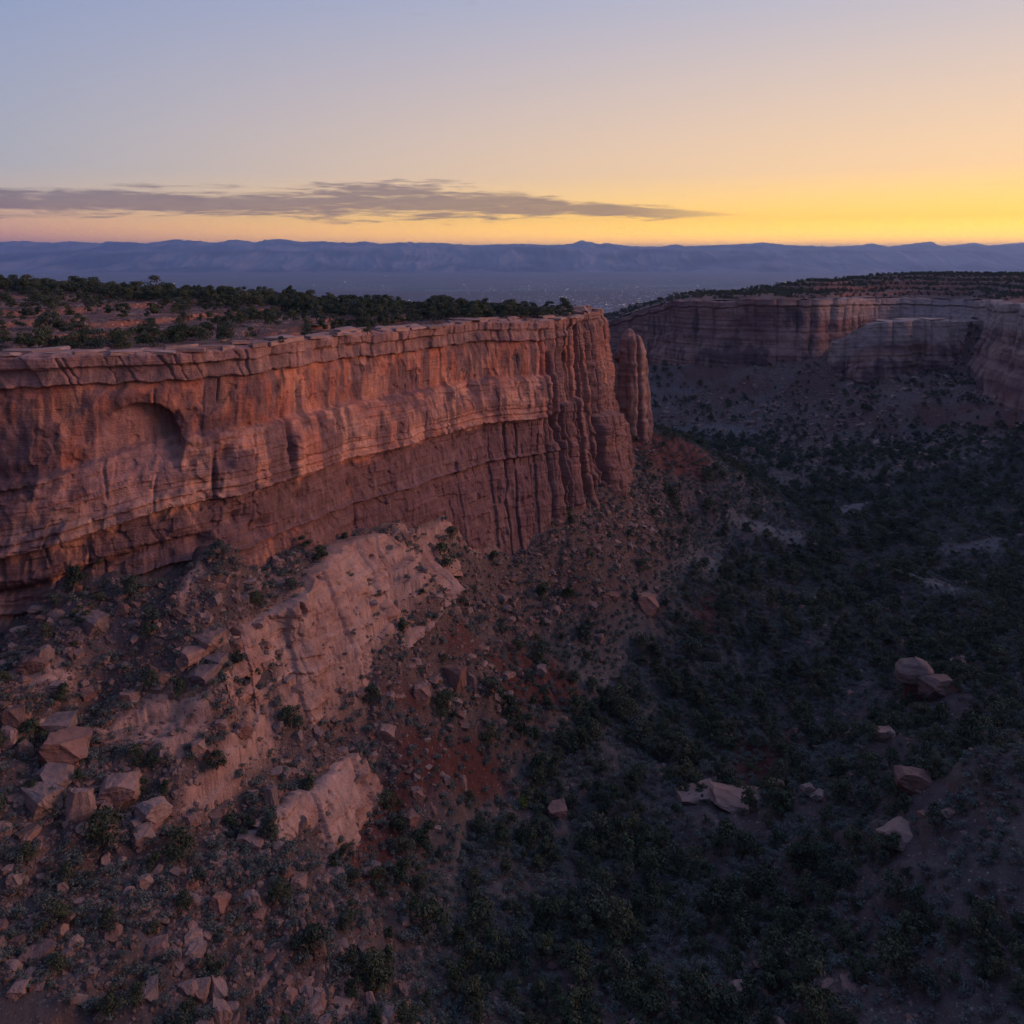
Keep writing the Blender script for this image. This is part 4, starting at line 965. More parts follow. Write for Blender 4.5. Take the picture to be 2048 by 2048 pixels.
# plateau junipers
def topplace(n, p0, p1, d0, d1, fn, densf, rad):
    px = RNG.uniform(p0, p1, n); D = np.sqrt(RNG.uniform(d0 ** 2, d1 ** 2, n)); X = (px - 1024) / F * D
    ok = RNG.uniform(0, 1, n) < densf(px, D, X); X, D, px = X[ok], D[ok], px[ok]; k = thin(X, D, rad)
    return X[k], D[k], fn(X[k], D[k]), px[k]
RPX = np.array([r[0] for r, f in MAIN[:17]], float); RD = np.array([r[1] for r, f in MAIN[:17]], float)
def mdens(px, D, X):
    back = D - np.interp(px, RPX, RD); sky_d = np.interp(px, [0, 300, 500, 700, 1100], [290, 278, 270, 260, 266])
    d_ = .03 + .05 * sst(0, .4, fbm(X / 16, D / 12, 301, 3))
    d_ = np.maximum(d_, .8 * sst(32, 10, sky_d - D) * (D < sky_d + 12))
    d_ = np.maximum(d_, .36 * (px < 470) * sst(5, 8, back) * sst(22, 16, back) * sst(-.2, .2, fbm(X / 9, D / 9, 307, 2)))
    d_ = np.maximum(d_, .4 * (px > 660) * (back > 6) * sst(-.15, .2, fbm(X / 9, D / 9, 309, 2)))
    return d_ * (back > 3.5) * (D < sky_d + 14)
mx_, my_, mz_, mp_ = topplace(15000, -60, 1150, 152, 305, mesa, mdens, 2.7)
mh_ = np.clip(RNG.lognormal(math.log(3.0), .25, len(mx_)), 1.5, 5.0)
def fdens(px, D, X):
    rimd = np.interp(px, [1130, 1205, 1275, 1348, 1450, 1550, 1640, 1730, 1790, 1880, 1960, 2070, 2200], [960, 850, 775, 702, 672, 652, 648, 720, 742, 732, 690, 560, 440])
    b = D - rimd; cl = sst(-.35, .2, fbm(X / 45, D / 30, 401, 3))
    return (b > 6) * (.32 + .68 * (.35 + .65 * cl) * sst(1350, 1600, px)) * np.where(b < 40, .45, 1)
fx_, fy_, fz_, fp_ = topplace(34000, 1140, 2160, 440, 1080, fartop, fdens, 4.2)
fh_ = RNG.uniform(2.0, 4.2, len(fx_))
# on the bench between the two far tiers
bx, by, bpx = wedge(900, 590, 690, 1660, 2010); bz = ground(bx, by); kb = (bz > -75) & (by < np.interp(bpx, FFX, FFD) - 3); bx, by, bz = bx[kb], by[kb], bz[kb]; kk = thin(bx, by, 5); bx, by, bz = bx[kk], by[kk], bz[kk]

# ---- named single junipers read off the photograph: (column, foot row, height in photo px, surface, label)
HERO_T = [(305, 590, 42, 'm', 'tallest juniper on the plateau skyline, at its left third'), (368, 598, 28, 'm', 'round juniper second right of the tallest skyline juniper'),
          (422, 601, 32, 'm', 'pointed skyline juniper between the tallest one and the dead snag'), (580, 602, 34, 'm', 'tall juniper right of the dead snag on the skyline'),
          (618, 609, 30, 'm', 'leaning juniper where the plateau skyline starts to fall'), (731, 629, 32, 'm', 'round-topped juniper standing tallest left of mid plateau'),
          (870, 629, 32, 'm', 'dark upright juniper tallest in the belt near the cliff tip'), (1000, 628, 22, 'm', 'bushy juniper in the belt left of the plateau tip'),
          (735, 668, 24, 'm', 'single bush hanging on the cap rock below the juniper belt'), (560, 688, 16, 'm', 'small bush alone on the pale rim slabs'),
          (145, 1190, 62, 'g', 'largest juniper at the foot of the cliff, far left'), (192, 1142, 42, 'g', 'juniper against the cliff foot right of the largest one'),
          (262, 1200, 44, 'g', 'narrow juniper below the cliff foot on rubble'), (300, 1255, 44, 'g', 'dark juniper on rubble left of the slab pile'), (296, 1275, 30, 'g', 'low juniper just above the small slab pile'),
          (438, 1120, 34, 'g', 'juniper in the notch at the cliff foot'), (885, 1140, 52, 'g', 'pointed juniper right of the top of the pale rib'), (905, 1085, 26, 'g', 'small juniper on the slickrock under the dark cliff'),
          (985, 1125, 24, 'g', 'tiny pointed juniper under the cliff corner'), (805, 1275, 44, 'g', 'dark juniper tucked against the lower face of the pale rib'), (745, 1410, 36, 'g', 'juniper at the lower edge of the pale rib'),
          (512, 1365, 26, 'g', 'small round juniper on the bright rubble above the striped ledges'), (355, 1395, 42, 'g', 'wide juniper right below the slab pile'), (275, 1530, 34, 'g', 'juniper on the striped slickrock ledges'),
          (435, 1550, 38, 'g', 'juniper growing on the pocketed sandstone spine'), (215, 1700, 76, 'g', 'large dark juniper at the bottom left'), (540, 1680, 58, 'g', 'upright dark juniper right of the sandstone spine'),
          (620, 1590, 46, 'g', 'round juniper on dark scree beside the spine'), (285, 1590, 34, 'g', 'juniper between the large boulders and the spine'), (850, 1700, 56, 'g', 'wide juniper at the foot of the red gully'),
          (978, 1400, 46, 'g', 'pointed juniper below the cracked pale boulder'), (1185, 1385, 30, 'g', 'conical juniper on the red earth above the wash')]
heroT = []
for i, (px, py, hp, s, lab) in enumerate(HERO_T):
    fn = mesa if s == 'm' else ground
    x, y = ray_hit(fn, px, py, 150 if s == 'm' else 85, 320 if s == 'm' else 400)
    if s == 'm' and y > 285: y = float(np.interp(px, [0, 1100], [262, 250])); x = (px - 1024) / F * y
    heroT.append((x, y, zg(fn, x, y) - .05, hp * y / F, i, lab))
for i, (x, y, z, h, k, lab) in enumerate(heroT):
    t_ = tree((x, y, z), h, (k * 3 + 1) % 8, i * 1.7, lab, None)
hx = np.array([a[0] for a in heroT]); hy = np.array([a[1] for a in heroT])
t_ = empty('dead_tree', (0, 0, 0), .4, 5.2); x, y = ray_hit(mesa, 545, 597, 150, 300); y = min(y, 262); x = (545 - 1024) / F * y
t_.location = (x, y, zg(mesa, x, y)); tag(t_, 'bare grey dead snag on the plateau skyline', 'tree'); mobj('trunk', DEADM, t_)
x, y = ray_hit(ground, 1045, 1612); tree((x, y, zg(ground, x, y) - .1), 2.6, 2, 0, 'bright yellow-green bush at the mouth of the red gully', None, leaf_cloud('crown', 999, 500, .05, M_BRIGHT, .55, .0, 9), 'bush', 'green_bush')

def group_trees(X, Y, Z, H, surf):
    return [(H[i] / Y[i], X[i], Y[i], Z[i], H[i], surf) for i in range(len(X)) if ((X[i] - hx) ** 2 + (Y[i] - hy) ** 2).min() > 3.0]
allT = group_trees(jx, jy, jz, jh, 'g') + group_trees(mx_, my_, mz_, mh_, 'm') + group_trees(fx_, fy_, fz_, fh_, 'f') + group_trees(bx, by, bz, np.full(len(bx), 3.2), 'f')
def vis(t_):
    px, py = scr(t_[1], t_[2], t_[3]); return 0 < px < 2048 and py < 2048
allT.sort(key=lambda q: -q[0])
ind, rest = [], []
for t_ in allT:
    px, py = scr(t_[1], t_[2], t_[3])
    if len(ind) < 262 and vis(t_) and t_[5] != 'f' and (t_[5] == 'm' or py < 1760 or t_[0] > .03): ind.append(t_)
    else: rest.append(t_)
for i, (s, x, y, z, h, sf) in enumerate(ind):
    px, py = scr(x, y, z)
    sz_ = 'tall' if h > 3.7 else 'low' if h < 2.5 else 'mid-sized'; shp = ['bushy', 'broad', 'upright', 'rounded', 'spreading', 'slim'][i % 6]
    if sf == 'm': lab = '%s %s juniper on the plateau %s' % (sz_, shp, where(px, py, LMP)); g = 'junipers on the plateau'
    elif z > -93: lab = '%s %s juniper on rubble %s' % (sz_, shp, where(px, py)); g = 'junipers on the rubble slope'
    else: lab = '%s %s juniper on the floor %s' % (sz_, shp, where(px, py)); g = 'junipers on the canyon floor'
    tree((x, y, z - .08), h, i, i * 2.4, lab, g)
srcT = [c for o in bpy.data.objects if o.name.startswith('juniper_tree') for c in o.children if c.name.startswith('crown')][:8]
def scatter_trees(name, L_, lab, srcs):
    n = len(L_); a = np.array([q[1:5] for q in L_], float)
    pts = a[:, :3] - np.array([0, 0, .12]); k = a[:, 3:4] * RNG.uniform(.85, 1.25, (n, 3)); k[:, 2] = a[:, 3]
    rot = np.zeros((n, 3)); rot[:, 2] = RNG.uniform(0, 6.28, n)
    scatter(name, srcs, pts, k, rot, lab, 'trees')
scatter_trees('juniper_woodland', [q for q in rest if q[5] != 'f'], 'dense low juniper woodland covering canyon floor and slopes', srcT)
scatter_trees('far_woodland', [q for q in rest if q[5] == 'f'], 'far dark woodland on the opposite mesa', srcT)

# sagebrush
order = np.argsort(-(sh_ / sy)); spx, spy = scr(sx, sy, sz)
vis_ = [i for i in order if 0 < spx[i] < 2048 and spy[i] < 1740][:230]; vs = set(vis_)
sage_src = []
for j, i in enumerate(vis_):
    o = mobj('sage_bush', SAGES[j % 4]); o.location = (sx[i], sy[i], sz[i] - .03); o.scale = (sh_[i] * 1.2, sh_[i] * 1.2, sh_[i]); o.rotation_euler = (0, 0, j * 1.3)
    tag(o, '%s grey-green sagebrush %s' % (['small', 'rounded', 'ragged', 'pale', 'scrubby'][j % 5], where(spx[i], spy[i])), 'shrub', 'sagebrush among the rocks'); sage_src.append(o)
ri = [i for i in range(len(sx)) if i not in vs]
n = len(ri); s3 = sh_[ri][:, None] * np.array([1.25, 1.25, 1.0]); rot = np.zeros((n, 3)); rot[:, 2] = RNG.uniform(0, 6.28, n)
scatter('sagebrush_cover', sage_src[:4], np.c_[sx[ri], sy[ri], sz[ri] - .05], s3, rot, 'grey-green sagebrush covering the ground between junipers', 'shrubs')
print('plants', len(ind), len(rest), n)

# ---------------------------------------------------------------- boulders
# (column, row of its foot, width px, height px, flatness variant, turn, label)
HB = [(1888, 1392, 84, 56, 0, .3, 'tan ledge rock standing just right of the hoodoo'), (1836, 1580, 84, 60, 0, -.3, 'big pale broken rock below the hoodoo'), (1925, 1345, 60, 26, 1, .2, 'flat rock uphill behind the hoodoo'),
      (1700, 1395, 26, 20, 0, .6, 'brown block on the slope left of the hoodoo'), (1960, 1480, 46, 30, 1, -.5, 'leaning slab on the right slope near the frame edge'), (1900, 1640, 40, 22, 3, .4, 'thin slab lying right of the large tilted grey slab'),
      (118, 1525, 92, 64, 2, .3, 'largest reddish block lying square in the lower left boulder pile'), (155, 1640, 56, 84, 6, .5, 'tall tilted tan block below the largest reddish one'),
      (70, 1625, 84, 54, 1, -.6, 'dark slab-sided boulder at the lower left of the pile'), (100, 1575, 82, 44, 4, -.7, 'long leaning boulder wedged between the pile blocks'),
      (105, 1470, 66, 38, 1, .2, 'grey-topped slab lying on the upper edge of the boulder pile'), (22, 1465, 42, 58, 2, .2, 'dark boulder at the left frame edge above the pile'), (8, 1500, 44, 50, 6, .1, 'reddish boulder cut by the left frame edge'),
      (42, 1515, 34, 44, 4, .8, 'narrow standing boulder beside the left frame edge'), (232, 1600, 76, 56, 0, .2, 'rounded pale boulder right of the pile'), (85, 1625, 50, 34, 1, 1.2, 'low brown boulder in front of the pile'),
      (300, 1645, 62, 50, 0, .9, 'rounded dark boulder left of the pocketed spine'), (175, 1260, 62, 40, 1, -.4, 'flat dark purple slab on the upper left rubble'), (242, 1232, 30, 34, 6, 0, 'square brown boulder upper left rubble'),
      (410, 1300, 66, 40, 1, -.5, 'largest flat slab in the slab pile'), (372, 1320, 64, 36, 3, -.5, 'second flat slab, left of the largest in the slab pile'), (428, 1335, 40, 26, 1, -.3, 'short pale slab at the right end of the slab pile'),
      (396, 1362, 66, 28, 3, -.3, 'long pale slab along the bottom of the slab pile'), (362, 1345, 30, 30, 2, .4, 'orange angular block in the slab pile'), (302, 1360, 24, 32, 6, .2, 'upright pointed block left of the slab pile'),
      (322, 1372, 34, 24, 2, .9, 'brown block under the slab pile'), (505, 1258, 48, 18, 3, 0, 'long thin slab beside the upper rib'), (466, 1272, 34, 22, 0, 0, 'rounded pale boulder left of the thin slab'),
      (262, 1258, 32, 16, 3, .1, 'small pale slab right of the dark purple slab'), (393, 1518, 32, 38, 2, .6, 'brown split boulder resting on the spine top'), (417, 1518, 22, 24, 2, .1, 'small cubic red boulder beside the brown split one'),
      (438, 1468, 30, 28, 0, .2, 'dark round boulder above the spine'), (482, 1480, 38, 36, 0, .7, 'grey domed boulder left of the spine crest'), (541, 1620, 28, 60, 7, .1, 'tall standing slab right of the spine'),
      (842, 1405, 38, 42, 2, .2, 'pale faceted boulder alone on red earth'), (908, 1378, 44, 56, 1, -.5, 'cracked pale boulder, left half'), (940, 1378, 30, 36, 6, -.2, 'cracked pale boulder, right half'),
      (1082, 1350, 24, 24, 2, .1, 'square tan boulder on the red slope'), (1292, 1228, 50, 42, 2, .2, 'isolated dark boulder on the talus edge'), (1226, 1205, 22, 18, 1, .2, 'smaller boulder left of the isolated dark one'),
      (1197, 1283, 26, 18, 1, -.5, 'tilted tan slab at the foot of the talus'), (1010, 1362, 38, 16, 3, -.6, 'long narrow tan slab on the red slope'), (835, 1600, 24, 24, 2, .2, 'tan boulder in the red gully'),
      (925, 1580, 18, 32, 7, .2, 'upright pale splinter boulder in the red gully'), (972, 1478, 22, 18, 1, -.6, 'tilted boulder at the top of the red gully'), (1115, 1632, 40, 24, 1, .2, 'white-edged boulder among brush right of the gully'),
      (972, 1632, 24, 16, 1, 0, 'pale rounded boulder at the gully mouth'), (1495, 1626, 150, 40, 3, 0, 'big flat pale boulder in the lower right brush'), (1398, 1604, 96, 24, 5, .1, 'thin pale slab left of the big flat boulder'),
      (1617, 1592, 34, 32, 0, .2, 'grey round boulder right of the big flat one'), (1640, 1600, 40, 16, 5, .5, 'thin tilted slab by the grey round boulder'), (1460, 1485, 28, 16, 1, .5, 'small pale tilted slab above the red soil patch'),
      (1772, 1480, 44, 26, 1, .1, 'pinkish boulder on the right slope above the hollowed rock'), (1810, 1690, 88, 50, 3, .5, 'large tilted grey slab near the bottom right'), (1562, 1585, 22, 38, 7, .2, 'narrow standing boulder right of the red soil patch'),
      (1700, 1560, 24, 20, 0, .5, 'small rounded boulder on the right slope'), (1700, 1480, 20, 18, 0, .5, 'small blocky boulder left of the pinkish one'), (2005, 1650, 20, 12, 1, .5, 'pale flat stone near the right frame edge'),
      (60, 1345, 56, 44, 0, .3, 'knobbly pale outcrop boulder at far left slope'), (85, 1330, 34, 44, 0, .9, 'rounded pale knob beside the knobbly outcrop boulder'), (490, 1700, 42, 34, 2, .1, 'brown angular boulder near the bottom below the spine'),
      (280, 1690, 44, 36, 2, .8, 'tan broken boulder near the bottom left'), (770, 1480, 40, 32, 0, 0, 'pale overhanging block at the top of the undercut ledge')]
bl = []
for i, (px, py, wp, hp, va, tn, lab) in enumerate(HB):
    x, y = ray_hit(ground, px, py); s = y / F
    o = mobj('boulder', ROCKS[va % 12]); W_ = wp * s * (.92 if px < 1300 else .8); fl = [.8, .55, .95, .4, .7, .3, .6, .9, .8, .55, .95, .4][va % 12]; H_ = hp * s * (.85 if px < 1300 else .7) / (fl * .9) * (.8 if fl < .5 else 1)
    o.scale = (W_, W_ * random.uniform(.6, .9), H_); o.rotation_euler = (random.uniform(-.15, .15), random.uniform(-.18, .18), tn)
    o.location = (x, y + W_ * .25, zg(ground, x, y) + H_ * fl * .16); bl.append((x, y)); tag(o, lab, 'boulder')
bhx = np.array([b_[0] for b_ in bl]); bhy = np.array([b_[1] for b_ in bl])
def rdens(X, Y, h, sl, rd, wd, steep):
    tal = sst(-102, -92, h) * (1 - sst(330, 400, Y)) * sst(60, 25, X - .1 * (Y - 150)); fr_ = sst(430, 540, Y) * sst(.12, .3, steep)
    cl = sst(-.3, .4, fbm(X / 9, Y / 9, 501, 3))
    return np.clip((.03 + .12 * sst(55, 75, X) + .97 * tal * (.25 + .75 * cl) + .3 * fr_) * (1 - .9 * sl) * (1 - .6 * rd) + .4 * np.exp(-(wd / 2) ** 2), 0, 1)
rx, ry, rz, rp = place(330000, 88, 640, rdens, 0)
r2 = place(300000, 88, 300, lambda X, Y, h, sl, rd, wd, steep: np.clip(sst(-103, -93, h) * sst(60, 25, X - .1 * (Y - 150)) * (.35 + .65 * sst(-.3, .4, fbm(X / 9, Y / 9, 501, 3))) * (1 - .93 * sl) * (1 - .6 * rd), 0, 1), 0)
rx, ry, rz, rp = [np.concatenate(q) for q in zip((rx, ry, rz, rp), r2)]
rsz = np.clip(RNG.pareto(2.7, len(rx)) * .33 + .20, .2, 2.1) * np.where(ry > 420, 1.8, 1)
rpx, rpy = scr(rx, ry, rz)
order = np.argsort(-(rsz / ry)); vis_ = []
for i in order:
    if len(vis_) >= 225: break
    if 0 < rpx[i] < 2048 and rpy[i] < 1720 and ry[i] < 380 and ((rx[i] - bhx) ** 2 + (ry[i] - bhy) ** 2).min() > 9: vis_.append(i)
vs = set(vis_)
for j, i in enumerate(vis_):
    me = ROCKS[j % 12]; o = mobj('boulder', me); s = rsz[i]; o.location = (rx[i], ry[i], rz[i] - s * .03)
    o.scale = (s * 1.3, s * random.uniform(.7, 1.2), s * random.uniform(.7, 1.2)); o.rotation_euler = (random.uniform(-.3, .3), random.uniform(-.3, .3), random.uniform(0, 6.28))
    sz_ = 'large' if s > 2.2 else 'small' if s < 1.4 else 'medium'; shp = ['blocky', 'tabular', 'cubic', 'thin', 'angular', 'slab-like', 'tilted', 'squarish', 'rough', 'flat', 'chunky', 'flaky'][j % 12]
    tag(o, '%s %s sandstone boulder %s' % (sz_, shp, where(rpx[i], rpy[i])), 'boulder', 'boulders fallen from the cliff')
ri = np.array([i for i in range(len(rx)) if i not in vs]); n = len(ri)
rsrc = [o for o in bpy.data.objects if o.name.startswith('boulder')]; seen = {}; 
for o in rsrc: seen.setdefault(o.data.name, o)
rsrc = list(seen.values())[:10]
rot = RNG.uniform(-.4, .4, (n, 3)); rot[:, 2] = RNG.uniform(0, 6.28, n)
scatter('rubble', rsrc, np.c_[rx[ri], ry[ri], rz[ri] + .02], rsz[ri][:, None] * RNG.uniform(.7, 1.35, (n, 3)), rot, 'loose broken rock rubble covering the slopes', 'rubble')
# loose stones on the plateau
px = RNG.uniform(-50, 1150, 9000); D = np.sqrt(RNG.uniform(152 ** 2, 285 ** 2, 9000)); ok = D > np.interp(px, RPX, RD) + 3; px, D = px[ok], D[ok]; X = (px - 1024) / F * D
n = len(X); s = np.clip(RNG.pareto(2.6, n) * .35 + .2, .2, 2.6)
scatter('plateau_rubble', rsrc, np.c_[X, D, mesa(X, D)], s[:, None] * RNG.uniform([.9, .9, .4], [1.8, 1.4, .8], (n, 3)), np.c_[np.zeros((n, 2)), RNG.uniform(0, 6, n)], 'flat broken stones strewn over the plateau', 'rubble')
print('rocks', len(rx))

# ---------------------------------------------------------------- ground around and behind the viewpoint
NEARP = [(330, 112, -20, -78), (330, 60, -16, -76), (250, 22, -8, -78), (150, 2, -4, -80), (70, -6, -3, -84), (0, -7, -2.2, -86), (-60, -6, -3, -84), (-120, 12, -8, -78), (-158, 60, -13, -74), (-160, 110, -17, -74), (-128, 150, -19, -74)]
def sweep_world(name, pts, nu, nv, disp, color, mat):
    Q = np.array(pts, float); d_ = np.r_[0, np.cumsum(np.hypot(*np.diff(Q[:, :2], axis=0).T))]; t = np.linspace(0, d_[-1], nu)
    q = np.stack([np.interp(t, d_, Q[:, i]) for i in range(4)], 1); q[:, :3] = gsmooth(q[:, :3], 6)
    tg = np.gradient(q[:, :2], t, axis=0); tg /= np.linalg.norm(tg, axis=1)[:, None]; nr = np.stack([tg[:, 1], -tg[:, 0]], 1)
    v = np.linspace(0, 1, nv)[:, None]; X = q[None, :, 0] + 0 * v; Y = q[None, :, 1] + 0 * v; Z = q[None, :, 2] * (1 - v) + (q[None, :, 3] - 5) * v
    U = np.broadcast_to(t[None], X.shape); Dp = disp(U, X, Y, Z, np.broadcast_to(q[None, :, 2], X.shape), v) + 7 * v - 3 - 3 * (np.abs(X) < 40)
    X = X + nr[None, :, 0] * Dp; Y = Y + nr[None, :, 1] * Dp; c = color(U, X, Y, Z, q[None, :, 2], Dp)
    return mobj(name, mesh_np(name, np.stack([X, Y, Z], -1).reshape(-1, 3), grid_faces(*X.shape), mat, np.clip(c, .01, .9).reshape(-1, 3))), q, nr
nwl, nq, nn = sweep_world('near_cliff', NEARP, 420, 60, far_disp_maker(5.0, 14, .5), far_col_maker(5.0), M_FAR)
tag(nwl, 'canyon head cliff below the viewpoint', None, None, 'structure')
kk = np.r_[-4, np.geomspace(1, 4000, 14)]; cX, cY = 20, 130
ox = nq[:, 0] - cX; oy = nq[:, 1] - cY; on = np.hypot(ox, oy)
X = nq[None, :, 0] + kk[:, None] * (ox / on)[None]; Y = nq[None, :, 1] + kk[:, None] * (oy / on)[None]
X[0] = nq[:, 0] - nn[:, 0] * 1.0; Y[0] = nq[:, 1] - nn[:, 1] * 1.0
Z = np.broadcast_to(nq[None, :, 2], X.shape) + .3 * fbm(X / 8, Y / 8, 1, 2); Z[0] = nq[:, 2]
c = np.broadcast_to(np.array((.24, .14, .11)), X.shape + (3,))
tag(mobj('viewpoint_mesa', mesh_np('viewpoint_mesa', np.stack([X, Y, Z], -1).reshape(-1, 3), grid_faces(*X.shape), M_GROUND, c.reshape(-1, 3))), 'mesa top behind the viewpoint', None, None, 'structure')

# ---------------------------------------------------------------- the wide valley
mv = bpy.data.materials.new('valley_fields'); mv.use_nodes = True; t = NT(mv.node_tree); b = t.n['Principled BSDF']; b.inputs['Roughness'].default_value = .95; b.inputs['Specular IOR Level'].default_value = .05
geo = t.new('ShaderNodeNewGeometry'); pos = geo.outputs['Position']
bt = t.new('ShaderNodeTexBrick'); t.l.new(t.scale(pos, (.001, .001, .001)), bt.inputs['Vector']); bt.inputs['Scale'].default_value = 1.3
bt.inputs['Color1'].default_value = (.06, .11, .075, 1); bt.inputs['Color2'].default_value = (.26, .23, .20, 1); bt.inputs['Mortar'].default_value = (.05, .05, .05, 1); bt.inputs['Mortar Size'].default_value = .02
bt.inputs['Brick Width'].default_value = .9; bt.inputs['Row Height'].default_value = .45
n = t.noise(pos, .0006, 6, .6); n_ = t.noise(pos, .006, 4, .7)
c = t.mix(t.math('MULTIPLY', n_, .8), bt.outputs[0], (.10, .10, .10, 1)); c = t.mix(t.ramp(n, [(.42, (0, 0, 0)), (.6, (1, 1, 1))]), c, (.15, .125, .11, 1))
sp_ = t.new('ShaderNodeSeparateXYZ'); t.l.new(pos, sp_.inputs[0]); fr_ = t.new('ShaderNodeMapRange'); t.put(fr_.inputs[0], sp_.outputs[1]); fr_.inputs[1].default_value = 11000; fr_.inputs[2].default_value = 17000
c = t.mix(fr_.outputs[0], c, t.mix(n_, (.13, .11, .10, 1), (.19, .165, .15, 1))); t.l.new(c, b.inputs['Base Color'])
V = np.array([(-70000, -70000, -406), (70000, -70000, -406), (70000, 70000, -406), (-70000, 70000, -406)], float)
tag(mobj('valley_plain', mesh_np('valley_plain', V, np.array([[0, 1, 2, 3]]), mv, smooth=False)), 'wide flat farming valley below the mesas', None, None, 'structure')

# mountains: a lower front range and a higher one behind
SKX = [(-900, 490), (-500, 484), (0, 487), (50, 484), (75, 487), (110, 488), (140, 485), (200, 489), (215, 485), (260, 488), (295, 489), (350, 481), (400, 485), (430, 488), (470, 481), (510, 487), (530, 483), (560, 480), (600, 486),
       (640, 485), (700, 489), (730, 485), (760, 490), (800, 487), (870, 488), (950, 493), (1000, 491), (1050, 490), (1100, 493), (1145, 490), (1165, 484), (1200, 491), (1210, 488), (1260, 495), (1320, 496), (1350, 491), (1370, 495), (1450, 492),
       (1500, 490), (1523, 487), (1570, 492), (1660, 496), (1720, 493), (1745, 489), (1775, 496), (1830, 489), (1860, 485), (1885, 495), (1920, 491), (1950, 488), (1980, 494), (2048, 487), (2300, 490), (2900, 486)]
FRX = [(-900, 505), (0, 504), (60, 507), (150, 502), (300, 505), (430, 501), (480, 500), (600, 503), (700, 496), (800, 495), (850, 497), (900, 508), (915, 511), (945, 505), (985, 496), (1040, 493), (1120, 496), (1220, 500), (1300, 498), (1450, 501), (1600, 499), (1750, 501), (1900, 498), (2048, 500), (2900, 500)]
tq = np.linspace(-1.15, 1.15, 1500); pxq = 1024 + tq * F
rowsD = np.concatenate([np.linspace(18500, 23000, 46), np.linspace(23100, 30000, 50), np.linspace(30200, 34000, 10)])
ys = np.interp(pxq, *zip(*SKX)); yf = np.interp(pxq, *zip(*FRX))
zb_ = (HY - ys + 2.5) / F * 30000 + 52 * fbm(pxq / 11, 0, 3, 5, .65); zf = (HY - yf) / F * 23000 + 30 * fbm(pxq / 14, 5, 3, 5, .6)
Tq, Dq = np.meshgrid(tq, rowsD)
h = np.empty_like(Dq)
for j in range(len(tq)):
    h[:, j] = np.interp(rowsD, [18500, 19800, 21300, 22600, 23000, 24600, 27500, 30000, 34000], [-410, -396, -250 + .2 * (zf[j] + 20), zf[j] - 50, zf[j], zf[j] - 130, zb_[j] - 190, zb_[j], -380])
X = Tq * Dq
ero = fbm(X / 900 + .4 * fbm(X / 2500, Dq / 2500, 1, 2), Dq / 3800, 2, 5, ridge=True)
amp = 330 * sst(18500, 20500, Dq) * (1 - np.exp(-((Dq - 23000) / 500) ** 2)) * (1 - np.exp(-((Dq - 30000) / 900) ** 2))
h = h + amp * (ero - .55)
col = mixc(sst(-.3, .3, fbm(X / 1400, Dq / 2500, h / 300, 4)), (.03, .03, .032), (.19, .17, .16))
me = mesh_np('mountains', np.stack([X, Dq, h], -1).reshape(-1, 3), grid_faces(*X.shape)[:, ::-1], M_GROUND, col.reshape(-1, 3))
tag(mobj('mountains', me), 'long even blue mountain range across the horizon', None, None, 'structure')

# houses of the valley town: too far to tell apart
n = 2600; ppx = RNG.uniform(560, 1500, n); ppy = 556 + 95 * RNG.beta(1.3, 1.2, n); D = 405 * F / (ppy - HY); X = (ppx - 1024) / F * D
k = RNG.uniform(0, 1, n) < sst(-.25, .35, fbm(X / 900, D / 1500, 601, 3)) * (.35 + .65 * sst(900, 1250, ppx)); X, D = X[k], D[k]; n = len(X)
L_ = RNG.uniform(9, 26, n); W_ = RNG.uniform(8, 16, n); H_ = RNG.uniform(4, 8, n); sgn = np.array([(-1, -1, 0), (1, -1, 0), (1, 1, 0), (-1, 1, 0), (-1, 0, 1.0), (1, 0, 1.0)], float)
Vb = np.stack([X[:, None] + sgn[None, :, 0] * L_[:, None] / 2, D[:, None] + sgn[None, :, 1] * W_[:, None] / 2, -406 + (sgn[None, :, 2] + .6 * (sgn[None, :, 2] == 0)) * H_[:, None]], -1)
Vg = Vb.copy()[:, :4]; Vg[..., 2] = -406.5
Vh = np.concatenate([Vb, Vg], 1).reshape(-1, 3)
fq = np.array([(0, 1, 5, 4), (2, 3, 4, 5), (6, 7, 1, 0), (7, 8, 2, 1), (8, 9, 3, 2), (9, 6, 0, 3), (1, 2, 5, 5), (3, 0, 4, 4)])[:6]
Fh = (fq[None] + 10 * np.arange(n)[:, None, None]).reshape(-1, 4)
mh = bpy.data.materials.new('house_roofs'); mh.use_nodes = True; mh.node_tree.nodes['Principled BSDF'].inputs['Base Color'].default_value = (.38, .37, .36, 1); mh.node_tree.nodes['Principled BSDF'].inputs['Roughness'].default_value = .7
tag(mobj('town_houses', mesh_np('town_houses', Vh, Fh, mh, smooth=False)), 'tiny pale roofs of the valley town', 'houses', None, 'stuff')
